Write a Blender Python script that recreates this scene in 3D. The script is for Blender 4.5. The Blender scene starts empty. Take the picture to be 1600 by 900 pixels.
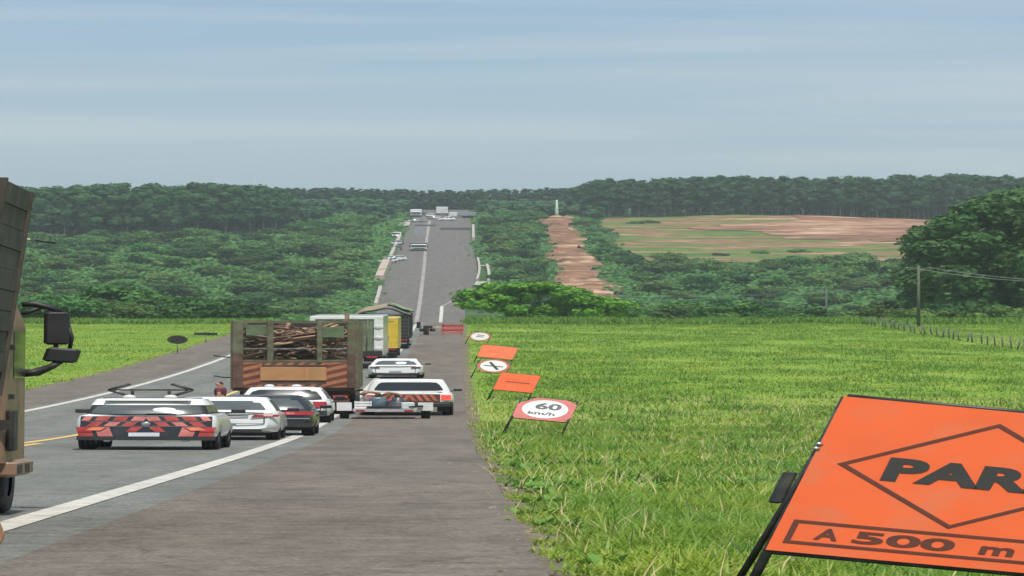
import bpy, bmesh, math, random
import numpy as np
from mathutils import Vector, Matrix, noise as mnoise

S = bpy.context.scene
COL = S.collection
random.seed(7)
RNG = np.random.default_rng(7)
R = math.radians

# ------------------------------------------------------------------ camera
# phone tele lens; the photograph is stretched sideways 64:27, so the lens maps
# 0.1875 rad of azimuth on the width and 0.25 rad of elevation on the height
cam = bpy.data.cameras.new('camera')
cam_o = bpy.data.objects.new('camera', cam)
COL.objects.link(cam_o)
cam.type = 'PANO'
cam.panorama_type = 'EQUIRECTANGULAR'
cam.longitude_min, cam.longitude_max = -0.08086, 0.10664
cam.latitude_min, cam.latitude_max = -0.14722, 0.10278
cam.clip_start, cam.clip_end = 0.05, 20000
cam_o.rotation_euler = (R(90), 0, 0)
S.camera = cam_o

# ------------------------------------------------------------------ light
SUN_EL, SUN_AZ = R(68), R(165)        # high hazy sun, behind the camera and a little right
sun = bpy.data.lights.new('sun', 'SUN')
sun.energy = 3.8
sun.angle = R(4)
sun.color = (1.0, 0.955, 0.88)
sun_o = bpy.data.objects.new('sun', sun)
COL.objects.link(sun_o)
sdir = Vector((math.sin(SUN_AZ) * math.cos(SUN_EL), math.cos(SUN_AZ) * math.cos(SUN_EL), math.sin(SUN_EL)))
sun_o.rotation_euler = sdir.to_track_quat('Z', 'Y').to_euler()

W = bpy.data.worlds.new('World')
S.world = W
W.use_nodes = True
nt = W.node_tree
nt.nodes.clear()
wo = nt.nodes.new('ShaderNodeOutputWorld')
bg = nt.nodes.new('ShaderNodeBackground')
bg.inputs['Strength'].default_value = 0.112
sky = nt.nodes.new('ShaderNodeTexSky')
sky.sky_type = 'NISHITA'
sky.sun_disc = False
sky.sun_elevation = SUN_EL
sky.sun_rotation = SUN_AZ
sky.altitude = 300
sky.air_density, sky.dust_density, sky.ozone_density = 1.0, 1.2, 2.5
tc = nt.nodes.new('ShaderNodeTexCoord')
sep = nt.nodes.new('ShaderNodeSeparateXYZ')
nt.links.new(tc.outputs['Generated'], sep.inputs[0])
# thin overcast veil: bluish grey that pales towards the horizon, streaked clouds in it
veil = nt.nodes.new('ShaderNodeValToRGB')
veil.color_ramp.elements[0].position = 0.0
veil.color_ramp.elements[0].color = (2.15, 2.9, 3.45, 1)
veil.color_ramp.elements[1].position = 0.12
veil.color_ramp.elements[1].color = (1.9, 2.8, 3.95, 1)
e = veil.color_ramp.elements.new(0.055); e.color = (2.3, 3.15, 3.85, 1)
e = veil.color_ramp.elements.new(0.7); e.color = (2.6, 3.4, 4.3, 1)
nt.links.new(sep.outputs['Z'], veil.inputs[0])
mp = nt.nodes.new('ShaderNodeMapping')
mp.inputs['Scale'].default_value = (5.0, 5.0, 70.0)
mp.inputs['Location'].default_value = (1.3, 0.2, 0.0)
nt.links.new(tc.outputs['Generated'], mp.inputs['Vector'])
cn = nt.nodes.new('ShaderNodeTexNoise')
cn.inputs['Scale'].default_value = 1.0
cn.inputs['Detail'].default_value = 5
cn.inputs['Roughness'].default_value = 0.55
cn.inputs['Distortion'].default_value = 0.4
nt.links.new(mp.outputs[0], cn.inputs['Vector'])
cr = nt.nodes.new('ShaderNodeValToRGB')
cr.color_ramp.elements[0].position = 0.42
cr.color_ramp.elements[0].color = (0, 0, 0, 1)
cr.color_ramp.elements[1].position = 0.78
cr.color_ramp.elements[1].color = (0.6, 0.6, 0.6, 1)
nt.links.new(cn.outputs['Fac'], cr.inputs[0])
mixv = nt.nodes.new('ShaderNodeMixRGB')
mixv.inputs[0].default_value = 0.82
nt.links.new(sky.outputs[0], mixv.inputs[1])
nt.links.new(veil.outputs[0], mixv.inputs[2])
mixc = nt.nodes.new('ShaderNodeMixRGB')
mixc.inputs[2].default_value = (4.2, 4.5, 4.55, 1)
nt.links.new(cr.outputs[0], mixc.inputs[0])
nt.links.new(mixv.outputs[0], mixc.inputs[1])
nt.links.new(mixc.outputs[0], bg.inputs['Color'])
nt.links.new(bg.outputs[0], wo.inputs['Surface'])

S.view_settings.view_transform = 'Standard'
S.view_settings.look = 'None'
S.view_settings.exposure = 0.45
S.view_settings.gamma = 1.0
S.cycles.max_bounces = 6
S.cycles.transparent_max_bounces = 8
S.cycles.volume_bounces = 1

# ------------------------------------------------------------------ ground shape
_ZD = [0, 22, 34, 70, 85, 107, 115, 150, 190, 240, 300, 340, 365, 420, 480, 550, 610, 640, 680, 720, 790, 900, 1000, 1150, 1230, 1300, 1500, 2000, 3000, 6000]
_ZZ = [-1.70, -3.24, -4.06, -6.51, -7.48, -8.66, -9.02, -10.30, -11.35, -12.13, -12.72, -13.05, -13.55, -16.6, -20.6, -24.6, -26.1, -25.7, -23.9, -21.3, -15.6, -8.8, -2.2, 8.0, 12.3, 14.5, 18.0, 25.0, 30.0, 30.0]

def _slopes(xs, ys):
    n = len(xs); m = [0.0] * n
    dlt = [(ys[i + 1] - ys[i]) / (xs[i + 1] - xs[i]) for i in range(n - 1)]
    m[0], m[-1] = dlt[0], dlt[-1]
    for i in range(1, n - 1):
        h0, h1 = xs[i] - xs[i - 1], xs[i + 1] - xs[i]
        m[i] = (dlt[i - 1] * h1 + dlt[i] * h0) / (h0 + h1)
    return m

class Spline:
    def __init__(s, xs, ys):
        s.x, s.y = np.array(xs, float), np.array(ys, float)
        s.m = np.array(_slopes(xs, ys))
    def __call__(s, d):
        d = np.clip(np.asarray(d, float), s.x[0], s.x[-1])
        i = np.clip(np.searchsorted(s.x, d, side='right') - 1, 0, len(s.x) - 2)
        h = s.x[i + 1] - s.x[i]
        t = (d - s.x[i]) / h
        a, b = t * t * (3 - 2 * t), t * (1 - t) * (1 - t)
        c = t * t * (t - 1)
        return s.y[i] * (1 - a) + s.y[i + 1] * a + h * (b * s.m[i] + c * s.m[i + 1])

ZR = Spline(_ZD, _ZZ)
CX = Spline([0, 115, 240, 350, 500, 680, 790, 1000, 1150, 1300, 2000], [-5.89, -5.80, -5.42, -5.05, -4.1, -3.0, -2.75, -2.75, -2.45, -2.1, 0])
WL = Spline([0, 350, 680, 790, 1000, 1150, 1300], [6.1, 6.1, 5.4, 5.5, 4.6, 3.8, 3.8])
WR = Spline([0, 115, 350, 680, 740, 785, 1000, 1150, 1300], [6.3, 6.32, 6.34, 5.9, 6.2, 7.4, 8.2, 8.6, 8.6])

def zr(d): return float(ZR(d))

def ground(x, d):
    """terrain height at x, d (numpy ok)"""
    x = np.asarray(x, float); d = np.asarray(d, float)
    z = ZR(d) - 0.05
    right = x - (CX(d) + WR(d))
    left = (CX(d) - WL(d)) - x
    fade = np.clip(1 - (d - 60) / 260, 0.12, 1)
    z = z - 0.45 * fade * (1 - np.exp(-np.clip(right, 0, None) / 2.2))
    z = z - 0.30 * fade * (1 - np.exp(-np.clip(left, 0, None) / 2.5))
    out = np.clip(np.maximum(right, left) - 1.0, 0, None)
    z = z + np.clip(out / 12, 0, 1) * (0.14 * np.sin(x * 0.55 + d * 0.05) * np.sin(d * 0.11 + x * 0.2) +
             np.clip((d - 450) / 400, 0, 1) * 1.4 * np.sin(x * 0.06 + 1.0) * np.sin(d * 0.013 + x * 0.02))
    return z

# ------------------------------------------------------------------ materials
MATS = {}

def _principled(name):
    m = bpy.data.materials.new(name)
    m.use_nodes = True
    return m, m.node_tree, m.node_tree.nodes['Principled BSDF']

def mat(name, col, rough=0.6, metal=0.0, var=0.12, scale=8.0, coat=0.0, bump=0.0, col2=None, emit=None, spec=0.5, detail=4, dirt=None):
    """colour broken up by noise (object coordinates), optional second colour, bump"""
    if name in MATS: return MATS[name]
    m, t, p = _principled(name)
    N, L = t.nodes, t.links
    tcn = N.new('ShaderNodeTexCoord')
    nz = N.new('ShaderNodeTexNoise')
    nz.inputs['Scale'].default_value = scale
    nz.inputs['Detail'].default_value = detail
    L.new(tcn.outputs['Object'], nz.inputs['Vector'])
    rp = N.new('ShaderNodeValToRGB')
    c2 = col2 or [min(1, c * (1 + var)) for c in col]
    c1 = col if col2 else [c * (1 - var) for c in col]
    rp.color_ramp.elements[0].position = 0.35
    rp.color_ramp.elements[1].position = 0.65
    rp.color_ramp.elements[0].color = (*c1, 1)
    rp.color_ramp.elements[1].color = (*c2, 1)
    L.new(nz.outputs['Fac'], rp.inputs[0])
    out = rp.outputs[0]
    if dirt:
        n2 = N.new('ShaderNodeTexNoise'); n2.inputs['Scale'].default_value = dirt[1]; n2.inputs['Detail'].default_value = 6
        L.new(tcn.outputs['Object'], n2.inputs['Vector'])
        r2 = N.new('ShaderNodeValToRGB'); r2.color_ramp.elements[0].position = 0.5; r2.color_ramp.elements[1].position = 0.72
        r2.color_ramp.elements[0].color = (0, 0, 0, 1); r2.color_ramp.elements[1].color = (dirt[2],) * 3 + (1,)
        L.new(n2.outputs['Fac'], r2.inputs[0])
        mx = N.new('ShaderNodeMixRGB'); mx.inputs[2].default_value = (*dirt[0], 1)
        L.new(r2.outputs[0], mx.inputs[0]); L.new(out, mx.inputs[1]); out = mx.outputs[0]
    L.new(out, p.inputs['Base Color'])
    p.inputs['Roughness'].default_value = rough
    p.inputs['Metallic'].default_value = metal
    p.inputs['Coat Weight'].default_value = coat
    p.inputs['Coat Roughness'].default_value = 0.08
    p.inputs['Specular IOR Level'].default_value = spec
    if emit:
        p.inputs['Emission Color'].default_value = (*emit[0], 1)
        p.inputs['Emission Strength'].default_value = emit[1]
    if bump:
        b = N.new('ShaderNodeBump'); b.inputs['Strength'].default_value = bump; b.inputs['Distance'].default_value = 0.02
        L.new(nz.outputs['Fac'], b.inputs['Height']); L.new(b.outputs[0], p.inputs['Normal'])
    MATS[name] = m
    return m

def leaf_mat(name, cols, hue=0.03, val=0.35, scale=0.6, rough=0.7):
    """foliage: noise between several greens, each tree shifted a little by its own random number"""
    m, t, p = _principled(name)
    N, L = t.nodes, t.links
    g = N.new('ShaderNodeNewGeometry')
    nz = N.new('ShaderNodeTexNoise'); nz.inputs['Scale'].default_value = scale; nz.inputs['Detail'].default_value = 5
    nz.inputs['Roughness'].default_value = 0.7
    L.new(g.outputs['Position'], nz.inputs['Vector'])
    rp = N.new('ShaderNodeValToRGB')
    els = rp.color_ramp.elements
    els[0].position, els[1].position = 0.3, 0.7
    els[0].color, els[1].color = (*cols[0], 1), (*cols[-1], 1)
    for i, c in enumerate(cols[1:-1]):
        e = els.new(0.3 + 0.4 * (i + 1) / (len(cols) - 1)); e.color = (*c, 1)
    L.new(nz.outputs['Fac'], rp.inputs[0])
    oi = N.new('ShaderNodeObjectInfo')
    hs = N.new('ShaderNodeHueSaturation')
    mr = N.new('ShaderNodeMapRange'); mr.inputs['To Min'].default_value = 0.5 - hue; mr.inputs['To Max'].default_value = 0.5 + hue
    L.new(oi.outputs['Random'], mr.inputs[0]); L.new(mr.outputs[0], hs.inputs['Hue'])
    ml = N.new('ShaderNodeMath'); ml.operation = 'MULTIPLY'; ml.inputs[1].default_value = 7.31
    fr = N.new('ShaderNodeMath'); fr.operation = 'FRACT'
    L.new(oi.outputs['Random'], ml.inputs[0]); L.new(ml.outputs[0], fr.inputs[0])
    mr2 = N.new('ShaderNodeMapRange'); mr2.inputs['To Min'].default_value = 1 - val; mr2.inputs['To Max'].default_value = 1 + val
    L.new(fr.outputs[0], mr2.inputs[0]); L.new(mr2.outputs[0], hs.inputs['Value'])
    L.new(rp.outputs[0], hs.inputs['Color'])
    L.new(hs.outputs[0], p.inputs['Base Color'])
    p.inputs['Roughness'].default_value = rough
    p.inputs['Specular IOR Level'].default_value = 0.25
    tr = N.new('ShaderNodeBsdfTranslucent')
    L.new(hs.outputs[0], tr.inputs['Color'])
    mx = N.new('ShaderNodeMixShader'); mx.inputs[0].default_value = 0.22
    L.new(p.outputs[0], mx.inputs[1]); L.new(tr.outputs[0], mx.inputs[2])
    L.new(mx.outputs[0], N['Material Output'].inputs['Surface'])
    MATS[name] = m
    return m

# ------------------------------------------------------------------ mesh helpers
class MB:
    """collects shapes into one mesh"""
    def __init__(s): s.v = []; s.f = []; s.sm = []
    def add(s, vs, fs, smooth=False):
        o = len(s.v); s.v += [tuple(p) for p in vs]
        s.f += [tuple(i + o for i in f) for f in fs]; s.sm += [smooth] * len(fs)
        return s
    def box(s, x0, x1, y0, y1, z0, z1, M=None, bev=0.0):
        if bev:
            b = bev
            xs, ys = (x0, x1), (y0, y1)
            ring = [(x0 + b, y0), (x1 - b, y0), (x1, y0 + b), (x1, y1 - b), (x1 - b, y1), (x0 + b, y1), (x0, y1 - b), (x0, y0 + b)]
            cx, cy = (x0 + x1) / 2, (y0 + y1) / 2
            def inset(k): return [(cx + (px - cx) * (1 - 2 * k / max(x1 - x0, 1e-6)), cy + (py - cy) * (1 - 2 * k / max(y1 - y0, 1e-6))) for px, py in ring]
            vs = [(px, py, z0) for px, py in inset(b)] + [(px, py, z0 + b) for px, py in ring] + [(px, py, z1 - b) for px, py in ring] + [(px, py, z1) for px, py in inset(b)]
            fs = [tuple(reversed(range(8))), tuple(range(24, 32))]
            for r in range(3):
                for i in range(8):
                    j = (i + 1) % 8
                    fs.append((r * 8 + i, r * 8 + j, r * 8 + 8 + j, r * 8 + 8 + i))
        else:
            vs = [(x0, y0, z0), (x1, y0, z0), (x1, y1, z0), (x0, y1, z0), (x0, y0, z1), (x1, y0, z1), (x1, y1, z1), (x0, y1, z1)]
            fs = [(3, 2, 1, 0), (4, 5, 6, 7), (0, 1, 5, 4), (1, 2, 6, 5), (2, 3, 7, 6), (3, 0, 4, 7)]
        if M is not None: vs = [tuple(M @ Vector(v)) for v in vs]
        return s.add(vs, fs)
    def tube(s, pts, r, n=8, caps=True, smooth=True):
        pts = [Vector(p) for p in pts]
        rs = r if isinstance(r, (list, tuple)) else [r] * len(pts)
        vs, fs = [], []
        up = None
        for i, p in enumerate(pts):
            a = pts[max(i - 1, 0)]; b = pts[min(i + 1, len(pts) - 1)]
            t = (b - a).normalized()
            if up is None:
                up = Vector((0, 0, 1)) if abs(t.z) < 0.9 else Vector((1, 0, 0))
            x = t.cross(up).normalized(); y = x.cross(t).normalized(); up = y
            for k in range(n):
                an = 2 * math.pi * k / n
                vs.append(p + (x * math.cos(an) + y * math.sin(an)) * rs[i])
        for i in range(len(pts) - 1):
            for k in range(n):
                j = (k + 1) % n
                fs.append((i * n + k, i * n + j, (i + 1) * n + j, (i + 1) * n + k))
        s.add(vs, fs, smooth)
        if caps:
            o = len(s.v) - len(vs)
            s.f += [tuple(o + k for k in reversed(range(n))), tuple(o + (len(pts) - 1) * n + k for k in range(n))]
            s.sm += [False, False]
        return s
    def lathe(s, prof, axis='z', n=20, c=(0, 0, 0), smooth=True):
        """prof: (r, h) along the axis, closed by the caller"""
        vs, fs = [], []
        for r_, h in prof:
            for k in range(n):
                a = 2 * math.pi * k / n
                p = (r_ * math.cos(a), r_ * math.sin(a), h)
                if axis == 'x': p = (h, p[0], p[1])
                elif axis == 'y': p = (p[0], h, p[1])
                vs.append((p[0] + c[0], p[1] + c[1], p[2] + c[2]))
        m = len(prof)
        for i in range(m - 1):
            for k in range(n):
                j = (k + 1) % n
                fs.append((i * n + k, i * n + j, (i + 1) * n + j, (i + 1) * n + k))
        return s.add(vs, fs, smooth)
    def poly(s, pts, th, axis='y'):
        """flat outline extruded by th along the axis; pts (a, b): axis y -> (x, z), x -> (y, z), z -> (x, y)"""
        n = len(pts)
        def put(p, k): return {'y': (p[0], k, p[1]), 'x': (k, p[0], p[1]), 'z': (p[0], p[1], k)}[axis]
        vs = [put(p, 0) for p in pts] + [put(p, th) for p in pts]
        fs = [tuple(range(n)), tuple(reversed(range(n, 2 * n)))] + [(i, i + n, (i + 1) % n + n, (i + 1) % n) for i in range(n)]
        return s.add(vs, fs)
    def xf(s, M):
        s.v = [tuple(M @ Vector(p)) for p in s.v]; return s
    def mesh(s, name, m=None):
        me = bpy.data.meshes.new(name)
        me.from_pydata(s.v, [], s.f)
        me.polygons.foreach_set('use_smooth', s.sm)
        if m: me.materials.append(m)
        bm = bmesh.new(); bm.from_mesh(me); bmesh.ops.recalc_face_normals(bm, faces=bm.faces); bm.to_mesh(me); bm.free()
        me.update()
        return me
    def build(s, name, m, parent=None, **kw):
        return put(s.mesh(name, m), name, parent, **kw)

def put(me, name, parent=None, loc=None, label=None, cat=None, group=None, kind=None):
    o = bpy.data.objects.new(name, me)
    COL.objects.link(o)
    if parent: o.parent = parent
    if loc: o.location = loc
    return tag(o, label, cat, group, kind)

def tag(o, label=None, cat=None, group=None, kind=None):
    if label: o['label'] = label
    if cat: o['category'] = cat
    if group: o['group'] = group
    if kind: o['kind'] = kind
    return o

def thing(name, label, cat, loc=(0, 0, 0), rot=(0, 0, 0), group=None):
    o = bpy.data.objects.new(name, None)
    COL.objects.link(o)
    o.empty_display_size = 0.2
    o.location = loc; o.rotation_euler = rot
    return tag(o, label, cat, group)

def copy_tree(o, parent=None):
    c = o.copy(); COL.objects.link(c); c.parent = parent
    for ch in list(o.children): copy_tree(ch, c)
    return c

def raw_mesh(name, V, F, m, smooth=False):
    """numpy verts (n,3), faces list of arrays (k, corners)"""
    me = bpy.data.meshes.new(name)
    me.vertices.add(len(V)); me.vertices.foreach_set('co', np.asarray(V, np.float32).ravel())
    loops = np.concatenate([f.ravel() for f in F]).astype(np.int32)
    tot = np.concatenate([np.full(len(f), f.shape[1]) for f in F]).astype(np.int32)
    st = np.concatenate([[0], np.cumsum(tot)[:-1]]).astype(np.int32)
    me.loops.add(len(loops)); me.loops.foreach_set('vertex_index', loops)
    me.polygons.add(len(tot)); me.polygons.foreach_set('loop_start', st); me.polygons.foreach_set('loop_total', tot)
    me.polygons.foreach_set('use_smooth', np.full(len(tot), smooth))
    if m: me.materials.append(m)
    me.update(calc_edges=True); me.validate()
    return me

def road_pitch(d, L=4.0):
    return math.atan2(zr(d + L) - zr(d), L)
# ================================================================== SETTING
def node_ground():
    m, t, p = _principled('grass_ground')
    N, L = t.nodes, t.links
    g = N.new('ShaderNodeNewGeometry')
    def nz(scale, sc=(1, 1, 1), det=5):
        mpn = N.new('ShaderNodeMapping'); mpn.inputs['Scale'].default_value = sc
        L.new(g.outputs['Position'], mpn.inputs['Vector'])
        n = N.new('ShaderNodeTexNoise'); n.inputs['Scale'].default_value = scale; n.inputs['Detail'].default_value = det
        n.inputs['Roughness'].default_value = 0.65
        L.new(mpn.outputs[0], n.inputs['Vector']); return n.outputs['Fac']
    def ramp(src, stops):
        r = N.new('ShaderNodeValToRGB')
        e = r.color_ramp.elements
        e[0].position, e[0].color = stops[0][0], (*stops[0][1], 1)
        e[1].position, e[1].color = stops[-1][0], (*stops[-1][1], 1)
        for pz, c in stops[1:-1]:
            x = e.new(pz); x.color = (*c, 1)
        L.new(src, r.inputs[0]); return r.outputs[0]
    a = ramp(nz(0.16, (1, 0.35, 1)), [(0.3, (0.125, 0.225, 0.03)), (0.5, (0.18, 0.275, 0.036)), (0.7, (0.26, 0.32, 0.06))])
    b = ramp(nz(3.5), [(0.3, (0.62, 0.66, 0.6)), (0.62, (1, 1, 1))])
    mx = N.new('ShaderNodeMixRGB'); mx.blend_type = 'MULTIPLY'; mx.inputs[0].default_value = 0.75
    L.new(a, mx.inputs[1]); L.new(b, mx.inputs[2])
    # scrubby forest floor beyond the field
    f = ramp(nz(0.12), [(0.3, (0.022, 0.05, 0.016)), (0.55, (0.04, 0.085, 0.024)), (0.75, (0.08, 0.13, 0.035))])
    sx = N.new('ShaderNodeSeparateXYZ'); L.new(g.outputs['Position'], sx.inputs[0])
    mr = N.new('ShaderNodeMapRange'); mr.inputs['From Min'].default_value = 395; mr.inputs['From Max'].default_value = 420
    L.new(sx.outputs['Y'], mr.inputs[0])
    mx2 = N.new('ShaderNodeMixRGB'); L.new(mr.outputs[0], mx2.inputs[0]); L.new(mx.outputs[0], mx2.inputs[1]); L.new(f, mx2.inputs[2])
    L.new(mx2.outputs[0], p.inputs['Base Color'])
    p.inputs['Roughness'].default_value = 0.9
    p.inputs['Specular IOR Level'].default_value = 0.1
    bp = N.new('ShaderNodeBump'); bp.inputs['Strength'].default_value = 0.6; bp.inputs['Distance'].default_value = 0.08
    L.new(nz(5.0), bp.inputs['Height']); L.new(bp.outputs[0], p.inputs['Normal'])
    return m

HAZE = 0.00014
DS = np.concatenate([np.arange(-30, 0, 6), np.arange(0, 60, 1.5), np.arange(60, 420, 4), np.arange(420, 1320, 8), np.array([1340, 1400, 1500, 1700, 2000, 2500, 3000])])

def terrain():
    us = np.concatenate([-np.geomspace(0.02, 30, 36)[::-1] * 60, [0], np.geomspace(0.02, 30, 36) * 60])
    V = []
    for d in DS:
        dd = max(d, 0)
        le, re = float(CX(dd) - WL(dd)), float(CX(dd) + WR(dd))
        xs = np.concatenate([le + us[:36], np.linspace(le, re, 5), re + us[37:]])
        z = ground(xs, np.full(len(xs), dd))
        if d < 0: z = z + (-d) * 0.0689
        V.append(np.stack([xs, np.full(len(xs), d), z], 1))
    n = len(V[0]); r = len(V)
    V = np.concatenate(V)
    i, j = np.meshgrid(np.arange(r - 1), np.arange(n - 1), indexing='ij')
    a = (i * n + j).ravel()
    F = np.stack([a, a + 1, a + n + 1, a + n], 1)
    put(raw_mesh('ground', V, [F], node_ground(), True), 'ground', kind='structure')

def sheet(name, fl, fr, d0, d1, lift, m, ncol=3, step=None, parent=None, kind=None, zfun=None, th=0.0):
    ds = DS[(DS > d0) & (DS < d1)]
    if step: ds = np.arange(d0, d1, step)
    ds = np.concatenate([[d0], ds[ds > d0], [d1]])
    V = []
    for d in ds:
        xs = np.linspace(fl(d), fr(d), ncol)
        z = (ZR(max(d, 0)) + 0.0689 * max(-d, 0) if zfun is None else zfun(xs, d)) + lift
        V.append(np.stack([xs, np.full(ncol, d), np.broadcast_to(z, (ncol,))], 1))
    V = np.concatenate(V); r = len(ds); n = ncol
    i, j = np.meshgrid(np.arange(r - 1), np.arange(n - 1), indexing='ij')
    a = (i * n + j).ravel()
    F = np.stack([a, a + 1, a + n + 1, a + n], 1)
    return put(raw_mesh(name, V, [F], m, True), name, parent, kind=kind)

def asphalt(name, c, c2, streak=(6, 0.25, 1), patch=None, bump=0.35, crack=0.55):
    m, t, p = _principled(name)
    N, L = t.nodes, t.links
    g = N.new('ShaderNodeNewGeometry')
    def nz(sc, det=6, s=1.0):
        mpn = N.new('ShaderNodeMapping'); mpn.inputs['Scale'].default_value = sc
        L.new(g.outputs['Position'], mpn.inputs['Vector'])
        n = N.new('ShaderNodeTexNoise'); n.inputs['Scale'].default_value = s; n.inputs['Detail'].default_value = det; n.inputs['Roughness'].default_value = 0.62
        L.new(mpn.outputs[0], n.inputs['Vector']); return n.outputs['Fac']
    def ramp(src, p0, c0, p1, c1):
        r = N.new('ShaderNodeValToRGB'); e = r.color_ramp.elements
        e[0].position, e[0].color, e[1].position, e[1].color = p0, (*c0, 1), p1, (*c1, 1)
        L.new(src, r.inputs[0]); return r.outputs[0]
    def mul(a, b, f=1.0):
        x = N.new('ShaderNodeMixRGB'); x.blend_type = 'MULTIPLY'; x.inputs[0].default_value = f
        L.new(a, x.inputs[1]); L.new(b, x.inputs[2]); return x.outputs[0]
    base = ramp(nz((0.9, 0.22, 1)), 0.32, c, 0.7, c2)
    base = mul(base, ramp(nz((0.5, 3.2, 1), 4), 0.35, (0.78, 0.78, 0.78), 0.6, (1, 1, 1)), 0.5)
    base = mul(base, ramp(nz((34, 22, 30), 3), 0.38, (0.55, 0.55, 0.54), 0.62, (1.2, 1.2, 1.2)), 0.85)
    base = mul(base, ramp(nz((5, 2.5, 1), 6), 0.36, (0.66, 0.66, 0.66), 0.58, (1.04, 1.04, 1.04)), 0.75)
    vo = N.new('ShaderNodeTexVoronoi'); vo.feature = 'DISTANCE_TO_EDGE'; vo.inputs['Scale'].default_value = 0.55
    wn = N.new('ShaderNodeTexNoise'); wn.inputs['Scale'].default_value = 1.3; wn.inputs['Detail'].default_value = 6
    L.new(g.outputs['Position'], wn.inputs['Vector'])
    ad = N.new('ShaderNodeMixRGB'); ad.blend_type = 'ADD'; ad.inputs[0].default_value = 1.0
    sc_ = N.new('ShaderNodeMapping'); sc_.inputs['Scale'].default_value = (1.0, 0.28, 1.0)
    L.new(g.outputs['Position'], sc_.inputs['Vector']); L.new(sc_.outputs[0], ad.inputs[1]); L.new(wn.outputs['Color'], ad.inputs[2])
    L.new(ad.outputs[0], vo.inputs['Vector'])
    base = mul(base, ramp(vo.outputs['Distance'], 0.004, (0.5, 0.5, 0.5), 0.018, (1, 1, 1)), crack)
    base = mul(base, ramp(nz((18, 9, 1), 3), 0.62, (1, 1, 1), 0.74, (0.6, 0.6, 0.6)), 0.5)
    base = mul(base, ramp(nz((1.1, 0.06, 1), 3), 0.4, (0.86, 0.86, 0.86), 0.6, (1.06, 1.06, 1.06)), 0.8)
    L.new(base, p.inputs['Base Color'])
    p.inputs['Roughness'].default_value = 0.82
    p.inputs['Specular IOR Level'].default_value = 0.3
    b = N.new('ShaderNodeBump'); b.inputs['Strength'].default_value = bump; b.inputs['Distance'].default_value = 0.01
    L.new(nz((45, 45, 45), 3), b.inputs['Height']); L.new(b.outputs[0], p.inputs['Normal'])
    return m

terrain()
M_lane = asphalt('lane_asphalt', (0.15, 0.153, 0.135), (0.195, 0.197, 0.174))
M_shoulder = asphalt('shoulder_asphalt', (0.13, 0.109, 0.088), (0.19, 0.16, 0.13))
M_worn = asphalt('old_asphalt', (0.125, 0.11, 0.10), (0.165, 0.147, 0.132))
M_paint = mat('road_paint', (0.46, 0.44, 0.39), 0.75, var=0.12, scale=3, dirt=((0.2, 0.185, 0.16), 5.0, 0.95))
M_ypaint = mat('road_paint_yellow', (0.62, 0.40, 0.09), 0.7, var=0.1, scale=3, dirt=((0.2, 0.19, 0.17), 2.2, 0.5))

LN = 3.5
STRIP = 0.5
def xr_line(d): return float(CX(d)) + LN
def xl_line(d): return float(CX(d)) - LN - 0.1
# lanes run to just outside both edge lines; brown shoulders carry on from there
sheet('road', lambda d: xl_line(d) - 0.35, lambda d: xr_line(d) + STRIP, -30, 660, 0.0, M_lane, 4, kind='structure')
sheet('road_shoulder', lambda d: xr_line(d) + STRIP, lambda d: float(CX(d) + WR(d)), -30, 660, 0.004, M_shoulder, 3, kind='structure')
sheet('road_shoulder', lambda d: float(CX(d) - WL(d)), lambda d: xl_line(d) - 0.35, -30, 660, 0.004, M_shoulder, 3, kind='structure')
sheet('road', lambda d: float(CX(d) - WL(d)), lambda d: float(CX(d) + WR(d)), 660, 1420, 0.0, M_worn, 5, kind='structure')
M_blue = asphalt('fresh_asphalt', (0.135, 0.128, 0.128), (0.175, 0.166, 0.163))
sheet('road_patch_and_shadow', lambda d: float(CX(d)) - 3.0, lambda d: float(CX(d)) - 0.1, 1040, 1130, 0.02, M_blue, 3, kind='structure')
M_dark = asphalt('painted_shadow', (0.03, 0.03, 0.032), (0.042, 0.042, 0.044))
def _strip(x0, x1, d0, d1, name, m, lift=0.012):
    sheet(name, x0, x1, d0, d1, lift, m, 2, kind='structure')
_strip(lambda d: xr_line(d) - 0.11, lambda d: xr_line(d) + 0.09, -30, 450, 'edge_line', M_paint)
_strip(lambda d: xl_line(d) - 0.11, lambda d: xl_line(d) + 0.11, -30, 450, 'edge_line', M_paint)
_strip(lambda d: float(CX(d)) - 0.22, lambda d: float(CX(d)) - 0.09, -30, 420, 'centre_line', M_ypaint)
d = -26.0
while d < 420:
    _strip(lambda q: float(CX(q)) + 0.04, lambda q: float(CX(q)) + 0.17, d, d + 6, 'centre_dash', M_ypaint); d += 14
# far slope: worn pale centre line and the right edge line that flares out with the climbing lane
M_pale = mat('worn_paint', (0.25, 0.22, 0.20), 0.8, var=0.15, scale=0.4, dirt=((0.16, 0.145, 0.13), 0.12, 0.9))
_strip(lambda d: float(CX(d)) - 0.3, lambda d: float(CX(d)) + 0.22, 664, 1150, 'centre_line', M_pale, 0.03)
_strip(lambda d: float(CX(d)) + 2.7, lambda d: float(CX(d)) + 3.15, 664, 716, 'edge_line', M_paint, 0.03)
_strip(lambda d: float(CX(d)) + 2.75 + (d - 716) * 0.082, lambda d: float(CX(d)) + 3.1 + (d - 716) * 0.082, 716, 768, 'edge_line', M_pale, 0.03)
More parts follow.
